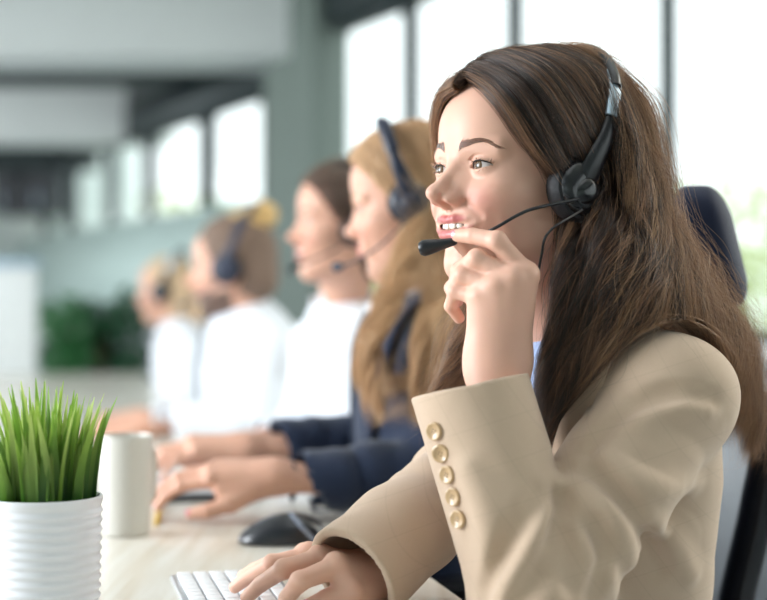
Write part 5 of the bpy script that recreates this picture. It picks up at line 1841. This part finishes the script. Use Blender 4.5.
def build_agent_navy():
    rng = np.random.default_rng(21)
    H = place_head(math.radians(-6), math.radians(-8), .98, (-.075, .083, -.002), at(411, 201, 2.20))
    N = V(at(413, 315, 2.30)[0], 2.30, at(413, 315, 2.30)[2])
    pr = dict(nose=-.007, smile=0, lids=.45, neck=(H.l(N), .054))
    B = Body(N, math.radians(8), at(446, 352, 2.17), at(440, 470, 2.16), at(296, 483, 2.12), at(398, 345, 2.46), at(392, 440, 2.52), at(262, 448, 2.44),
             V(N[0] + .04, 2.32, .57), chest_w=.150, chest_d=.70, arm_r=(.056, .051, .047), chest_c=N + V(.02, 0, -.14))
    L = pose_hand(at(274, 477, 2.12), (-1, .06, .08), V(.10, -.30, 1), -1, curl=(.26, .42, .30), spread=.06, arm=B.lwr + unit(B.lel - B.lwr) * .05)
    R = pose_hand(at(246, 448, 2.44), (-1, -.02, .06), V(.10, -.1, 1), 1, curl=(.32, .5, .3), spread=.06, arm=B.rwr + unit(B.rel - B.rwr) * .05)
    mats = [SKIN_B, SCLERA, IRIS_BLUE, PUPIL, TOOTH, NAIL]
    h = lambda *p: H.w(V(*p))

    def hair(person):
        o = hair_mass(H, CAP_BLONDE, person)
        tag(o, 'long wavy blonde hair')
        headw = lambda P: head_sdf(H.l(P), pr)
        col = lambda P: np.minimum(batched(lambda q: B.cloth(q, .012), P), headw(P))
        near = [
            [h(.016, -.004, .080), h(.008, .030, .078), h(-.012, .058, .056), h(-.040, .078, .022), h(-.070, .086, -.02), at(404, 240, 2.20), at(388, 285, 2.17), at(368, 325, 2.14), at(358, 370, 2.13), at(364, 412, 2.12)],
            [h(.008, -.002, .094), h(-.008, .036, .094), h(-.034, .066, .066), h(-.062, .084, .024), h(-.088, .09, -.02), at(414, 245, 2.18), at(398, 290, 2.14), at(380, 335, 2.11), at(372, 385, 2.10), at(380, 430, 2.09)],
            [h(-.020, 0, .114), h(-.034, .044, .108), h(-.060, .076, .070), h(-.086, .088, .02), h(-.104, .088, -.03), at(424, 252, 2.18), at(412, 298, 2.13), at(398, 345, 2.09), at(386, 395, 2.08), at(394, 445, 2.08)],
            [h(-.060, 0, .126), h(-.072, .048, .114), h(-.096, .078, .070), h(-.118, .084, .015), h(-.130, .078, -.04), at(434, 258, 2.20), at(428, 300, 2.15), at(420, 345, 2.10), at(414, 390, 2.09), at(416, 430, 2.09)],
            [h(-.100, 0, .124), h(-.118, .044, .106), h(-.140, .066, .060), h(-.156, .066, .0), h(-.160, .058, -.06), at(450, 262, 2.24), at(452, 300, 2.20), at(452, 345, 2.16), at(450, 390, 2.18), at(448, 420, 2.2)],
            [h(-.140, 0, .105), h(-.172, .0, .064), h(-.186, .0, .015), h(-.19, 0, -.04), h(-.192, 0, -.09), at(466, 275, 2.32), at(474, 320, 2.34), at(478, 360, 2.36), at(480, 400, 2.38), at(480, 430, 2.38)]]
        for grp, cnt, ncl in ((near[:2], 1500, 16), (near[3:], 2600, 36)):
            pts = hair_sheet(grp, cnt, rng, K=32, clumps=ncl, wave=(.014, .13), layer=.012, jit=.2, tight=.8, collide=col, fly=.02)
            strands('strand_layer', pts, hair_rad(32, .00026), HAIR_BLONDE, o)
        pts = hair_sheet([g[:7] for g in near], 3200, rng, K=26, clumps=70, wave=(.006, .13), layer=.010, jit=.22, collide=col, fly=.02)
        strands('strand_layer', pts, hair_rad(26, .00026), HAIR_BLONDE, o)
        fl = []
        for g in near:
            q = [H.l(p) * V(1, -1, 1) for p in g[:5]]
            q += [q[-1] + V(-.01, 0, -.07), q[-1] + V(-.01, .0, -.15), q[-1] + V(.0, .0, -.24)]
            fl.append([H.w(p) for p in q])
        pts = hair_sheet(fl, 2600, rng, K=28, clumps=60, wave=(.010, .13), layer=.012, jit=.22, collide=col)
        strands('strand_layer', pts, hair_rad(28, .00028), HAIR_BLONDE, o)

    p = build_agent(H, pr, B, NAVY_CLOTH, 'blazer', [L, R], mats, 'blonde woman in navy blazer looking down while typing, next to the woman in beige', hair, rng,
                    gaze=(1, 0, -.5), blazer=True, shirt=WHITE_CLOTH, brow=BROW_FAIR, seed=31)
    bo = [H.w(V(-.068, .100, -.030)), H.w(V(-.02, .088, -.062)), H.w(V(.02, .062, -.078)), H.w(V(.048, .030, -.082))]
    mi = [H.w(V(.046, .032, -.082)), H.w(V(.062, .014, -.082))]
    build_headset('headset.001', H, 'dark headset on the blonde woman in navy blazer', bo, mi, colour=mat('dark blue black plastic', srgb(22, 30, 50), .35), detail=True, fw=-.5, cs=1.22, band_r=.0095, cup=(-.075, .083, -.002),
                  band=[V(-.058, .086, .082), V(-.052, .074, .102), V(-.046, .052, .119), V(-.042, .027, .129), V(-.041, 0, .132)])
    return p


def build_agent_ponytail():
    rng = np.random.default_rng(22)
    H = place_head(math.radians(14), math.radians(2), 1.0, (.050, 0, -.0345), at(283, 239, 2.92))
    N = at(344, 306, 3.04)
    pr = dict(shirt=1, nose=-.006, smile=1, lids=.9, neck=(H.l(N), .052))
    B = Body(N, math.radians(16), at(362, 348, 2.90), at(352, 445, 2.86), at(300, 452, 2.80), at(318, 346, 3.18), at(300, 425, 3.2), at(270, 440, 3.1),
             V(N[0] + .05, 3.06, .57), chest_w=.145, chest_d=.70, arm_r=(.052, .046, .038), chest_c=N + V(.02, 0, -.14))
    L = pose_hand(at(290, 453, 2.79), (-1, .0, -.05), V(0, -.1, 1), -1, arm=B.lwr + unit(B.lel - B.lwr) * .05)
    R = pose_hand(at(262, 441, 3.10), (-1, .0, -.05), V(0, -.1, 1), 1, arm=B.rwr + unit(B.rel - B.rwr) * .05)
    mats = [SKIN_B, SCLERA, IRIS_BROWN, PUPIL, TOOTH, NAIL]

    def hair(person):
        o = hair_mass(H, CAP_DARK, person, bun=[((-.190, 0, .02), .030)], vol=-.001)
        tag(o, 'dark brown hair pulled back')
        h = lambda *p: H.w(V(*p))
        g = []
        for sg in (1, -1):
            g = [[h(.016, sg * .0, .080), h(-.02, sg * .002, .112), h(-.08, sg * .002, .128), h(-.15, sg * .001, .090), h(-.188, 0, .03)],
                 [h(.010, sg * .030, .076), h(-.026, sg * .046, .092), h(-.08, sg * .060, .094), h(-.15, sg * .040, .066), h(-.188, 0, .025)],
                 [h(-.010, sg * .060, .048), h(-.040, sg * .076, .050), h(-.085, sg * .082, .046), h(-.15, sg * .056, .034), h(-.188, 0, .02)],
                 [h(-.040, sg * .074, .000), h(-.062, sg * .080, .010), h(-.095, sg * .083, .012), h(-.15, sg * .058, .010), h(-.188, 0, .015)]]
            pts = hair_sheet(g, 900, rng, K=20, clumps=40, wave=(.001, .1), layer=.004, jit=.3)
            strands('strand_layer', pts, hair_rad(20, .0003), HAIR_DARK, o)
        tail = [[h(-.20, y, .02), h(-.235, y * 2, -.02), h(-.24, y * 3, -.09), h(-.235, y * 3, -.17), h(-.22, y, -.24)] for y in (-.012, .0, .012)]
        pts = hair_sheet(tail, 700, rng, K=20, clumps=20, wave=(.006, .1), layer=.02, jit=.4)
        strands('ponytail', pts, hair_rad(20, .0004), HAIR_DARK, o)

    p = build_agent(H, pr, B, WHITE_CLOTH, 'shirt', [L, R], mats, 'smiling dark-haired woman in white shirt behind the blonde woman', hair, rng, brow=BROW_DARK, seed=41)
    bo = [H.w(V(-.068, .100, -.030)), H.w(V(-.03, .090, -.058)), H.w(V(.012, .068, -.080)), H.w(V(.038, .040, -.092)), at(301, 262, 2.86)]
    mi = [at(301, 262, 2.86), at(288, 272, 2.86)]
    build_headset('headset.002', H, 'thin headset of the dark-haired woman, its microphone boom before her chin', bo, mi, detail=False)
    return p


def build_agent_man():
    rng = np.random.default_rng(23)
    H = place_head(math.radians(-8), math.radians(-3), 1.03, (-.075, .083, -.006), at(226, 269, 3.62))
    N = at(246, 314, 3.74)
    pr = dict(shirt=1, smile=0, lids=.75, male=1, stubble=1, neck=(H.l(N), .062), nose=.002)
    B = Body(N, math.radians(6), at(268, 352, 3.56), at(262, 425, 3.52), at(154, 424, 3.45), at(238, 350, 3.94), at(230, 420, 3.95), at(150, 420, 3.85),
             V(N[0] + .10, 3.76, .57), chest_w=.185, chest_d=.74, arm_r=(.066, .058, .046), shoulder_r=.060, chest_c=N + V(.025, 0, -.16))
    L = pose_hand(at(146, 424, 3.44), (-1, .0, -.05), V(0, -.1, 1), -1, arm=B.lwr + unit(B.lel - B.lwr) * .05, s=1.1)
    R = pose_hand(at(140, 419, 3.84), (-1, .0, -.05), V(0, -.1, 1), 1, arm=B.rwr + unit(B.rel - B.rwr) * .05, s=1.1)
    mats = [SKIN_B, SCLERA, IRIS_BLUE, PUPIL, TOOTH, NAIL]

    def hair(person):
        brown = mat('cropped brown hair', srgb(120, 98, 84), .7, noise=(160, .3))
        o = hair_mass(H, brown, person, crop=True, front=.100, h=.005)
        tag(o, 'cropped brown hair with a fair top knot')
        h = lambda *p: H.w(V(*p))
        kc = h(-.150, 0, .122)
        f = lambda P: smin(ell(P, kc, (.040, .036, .036)), ell(P, kc + V(-.045, 0, -.012), (.05, .036, .022)), .03) + (.002 * np.sin(P[:, 2] * 300 + P[:, 0] * 180)).astype(P.dtype)
        lo, hi = bounds([kc], .11)
        X, Q = isosurface(f, lo, hi, .004, 1)
        t = link('top_knot', np_mesh('top_knot', X, Q), mat('golden top knot', srgb(214, 176, 116), .5, noise=(90, .3)), o)
        tag(t, 'golden blond top knot')

    p = build_agent(H, pr, B, WHITE_CLOTH, 'shirt', [L, R], mats, 'bearded man in white shirt and dark tie, hair in a top knot', hair, rng, gaze=(1, 0, -.2),
                    tie=fabric('dark blue tie silk', srgb(44, 52, 78), 900, .1, rough=.5), brow=BROW_DARK, hs=1.08, head_h=.003, seed=51)
    bo = [H.w(V(-.068, .100, -.030)), H.w(V(-.02, .090, -.062)), H.w(V(.02, .064, -.078)), H.w(V(.044, .034, -.084))]
    mi = [H.w(V(.042, .036, -.084)), H.w(V(.058, .018, -.086))]
    build_headset('headset.003', H, 'black headset with blue-grey band on the bearded man', bo, mi, detail=False, cs=1.25, band_r=.0085, cup=(-.075, .083, -.006), colour=mat('blue grey plastic', srgb(40, 46, 66), .4))
    return p


def build_agent_far():
    rng = np.random.default_rng(24)
    H = place_head(math.radians(-8), math.radians(-2), 0.95, (-.075, .083, -.006), at(160.5, 292, 5.1))
    N = at(179, 328, 5.2)
    pr = dict(shirt=1, nose=-.006, smile=0, lids=.8, neck=(H.l(N), .054))
    B = Body(N, math.radians(4), at(192, 356, 5.05), at(190, 412, 5.0), at(150, 411, 4.95), at(176, 354, 5.36), at(170, 410, 5.4), at(140, 409, 5.3),
             V(N[0] + .06, 5.22, .57), chest_w=.155, chest_d=.72, arm_r=(.055, .048, .04), chest_c=N + V(.02, 0, -.14))
    L = pose_hand(at(143, 411, 4.94), (-1, .0, -.05), V(0, -.1, 1), -1, arm=B.lwr + unit(B.lel - B.lwr) * .05)
    R = pose_hand(at(133, 409, 5.30), (-1, .0, -.05), V(0, -.1, 1), 1, arm=B.rwr + unit(B.rel - B.rwr) * .05)
    mats = [SKIN_B, SCLERA, IRIS_BLUE, PUPIL, TOOTH, NAIL]

    def hair(person):
        pale = mat('pale blond hair', srgb(206, 176, 142), .55, noise=(120, .2))
        o = hair_mass(H, pale, person, front=.108, bun=[((-.205, 0, -.085), .046)], vol=-.001, h=.005)
        tag(o, 'pale blond hair tied in a low bun')

    p = build_agent(H, pr, B, WHITE_CLOTH, 'shirt', [L, R], mats, 'blond person in white shirt at the far end of the desk', hair, rng, brow=BROW_FAIR, head_h=.003, seed=61)
    bo = [H.w(V(-.068, .100, -.030)), H.w(V(-.02, .088, -.062)), H.w(V(.02, .062, -.078)), H.w(V(.044, .034, -.084))]
    mi = [H.w(V(.042, .036, -.084)), H.w(V(.058, .018, -.086))]
    build_headset('headset.004', H, 'dark headset on the blond person at the far end of the desk', bo, mi, detail=False, cs=1.25, band_r=.0085, cup=(-.075, .083, -.006))
    return p

# ------------------------------------------------------------------ assemble
build_room()
build_outside()
build_desk()
build_background_furniture()
build_shrub()
person, H1, headw1, bz1 = build_agent_beige()
boom1 = [H1.w(V(-.060, .103, -.030)), at(536, 208, 1.442), at(518, 215, 1.440), at(497, 227, 1.440), at(478, 236, 1.452), at(456, 241, 1.468)]
build_headset('headset', H1, 'black headset on the smiling woman in beige, microphone held at her mouth', boom1, [at(457, 241, 1.468), at(420, 249, 1.478)], cs=1.14)
cable = MB().tube(spline([H1.w(V(-.066, .103, -.040)), at(549, 232, 1.436), at(541, 258, 1.444), at(534, 300, 1.468), at(528, 350, 1.490), at(534, 420, 1.47), at(545, 480, 1.455)], 50), .0013, 8).build('cable', BLACK_PLASTIC, bpy.data.objects['headset'])
build_agent_navy()
build_agent_ponytail()
build_agent_man()
build_agent_far()
office_chair('office_chair', (.106, 1.89, 0), math.radians(-8), 'navy office chair behind the woman in the beige blazer', .46, 1.214)
build_plant()
build_mug()
build_pencil()
build_keyboards()
build_mouse()
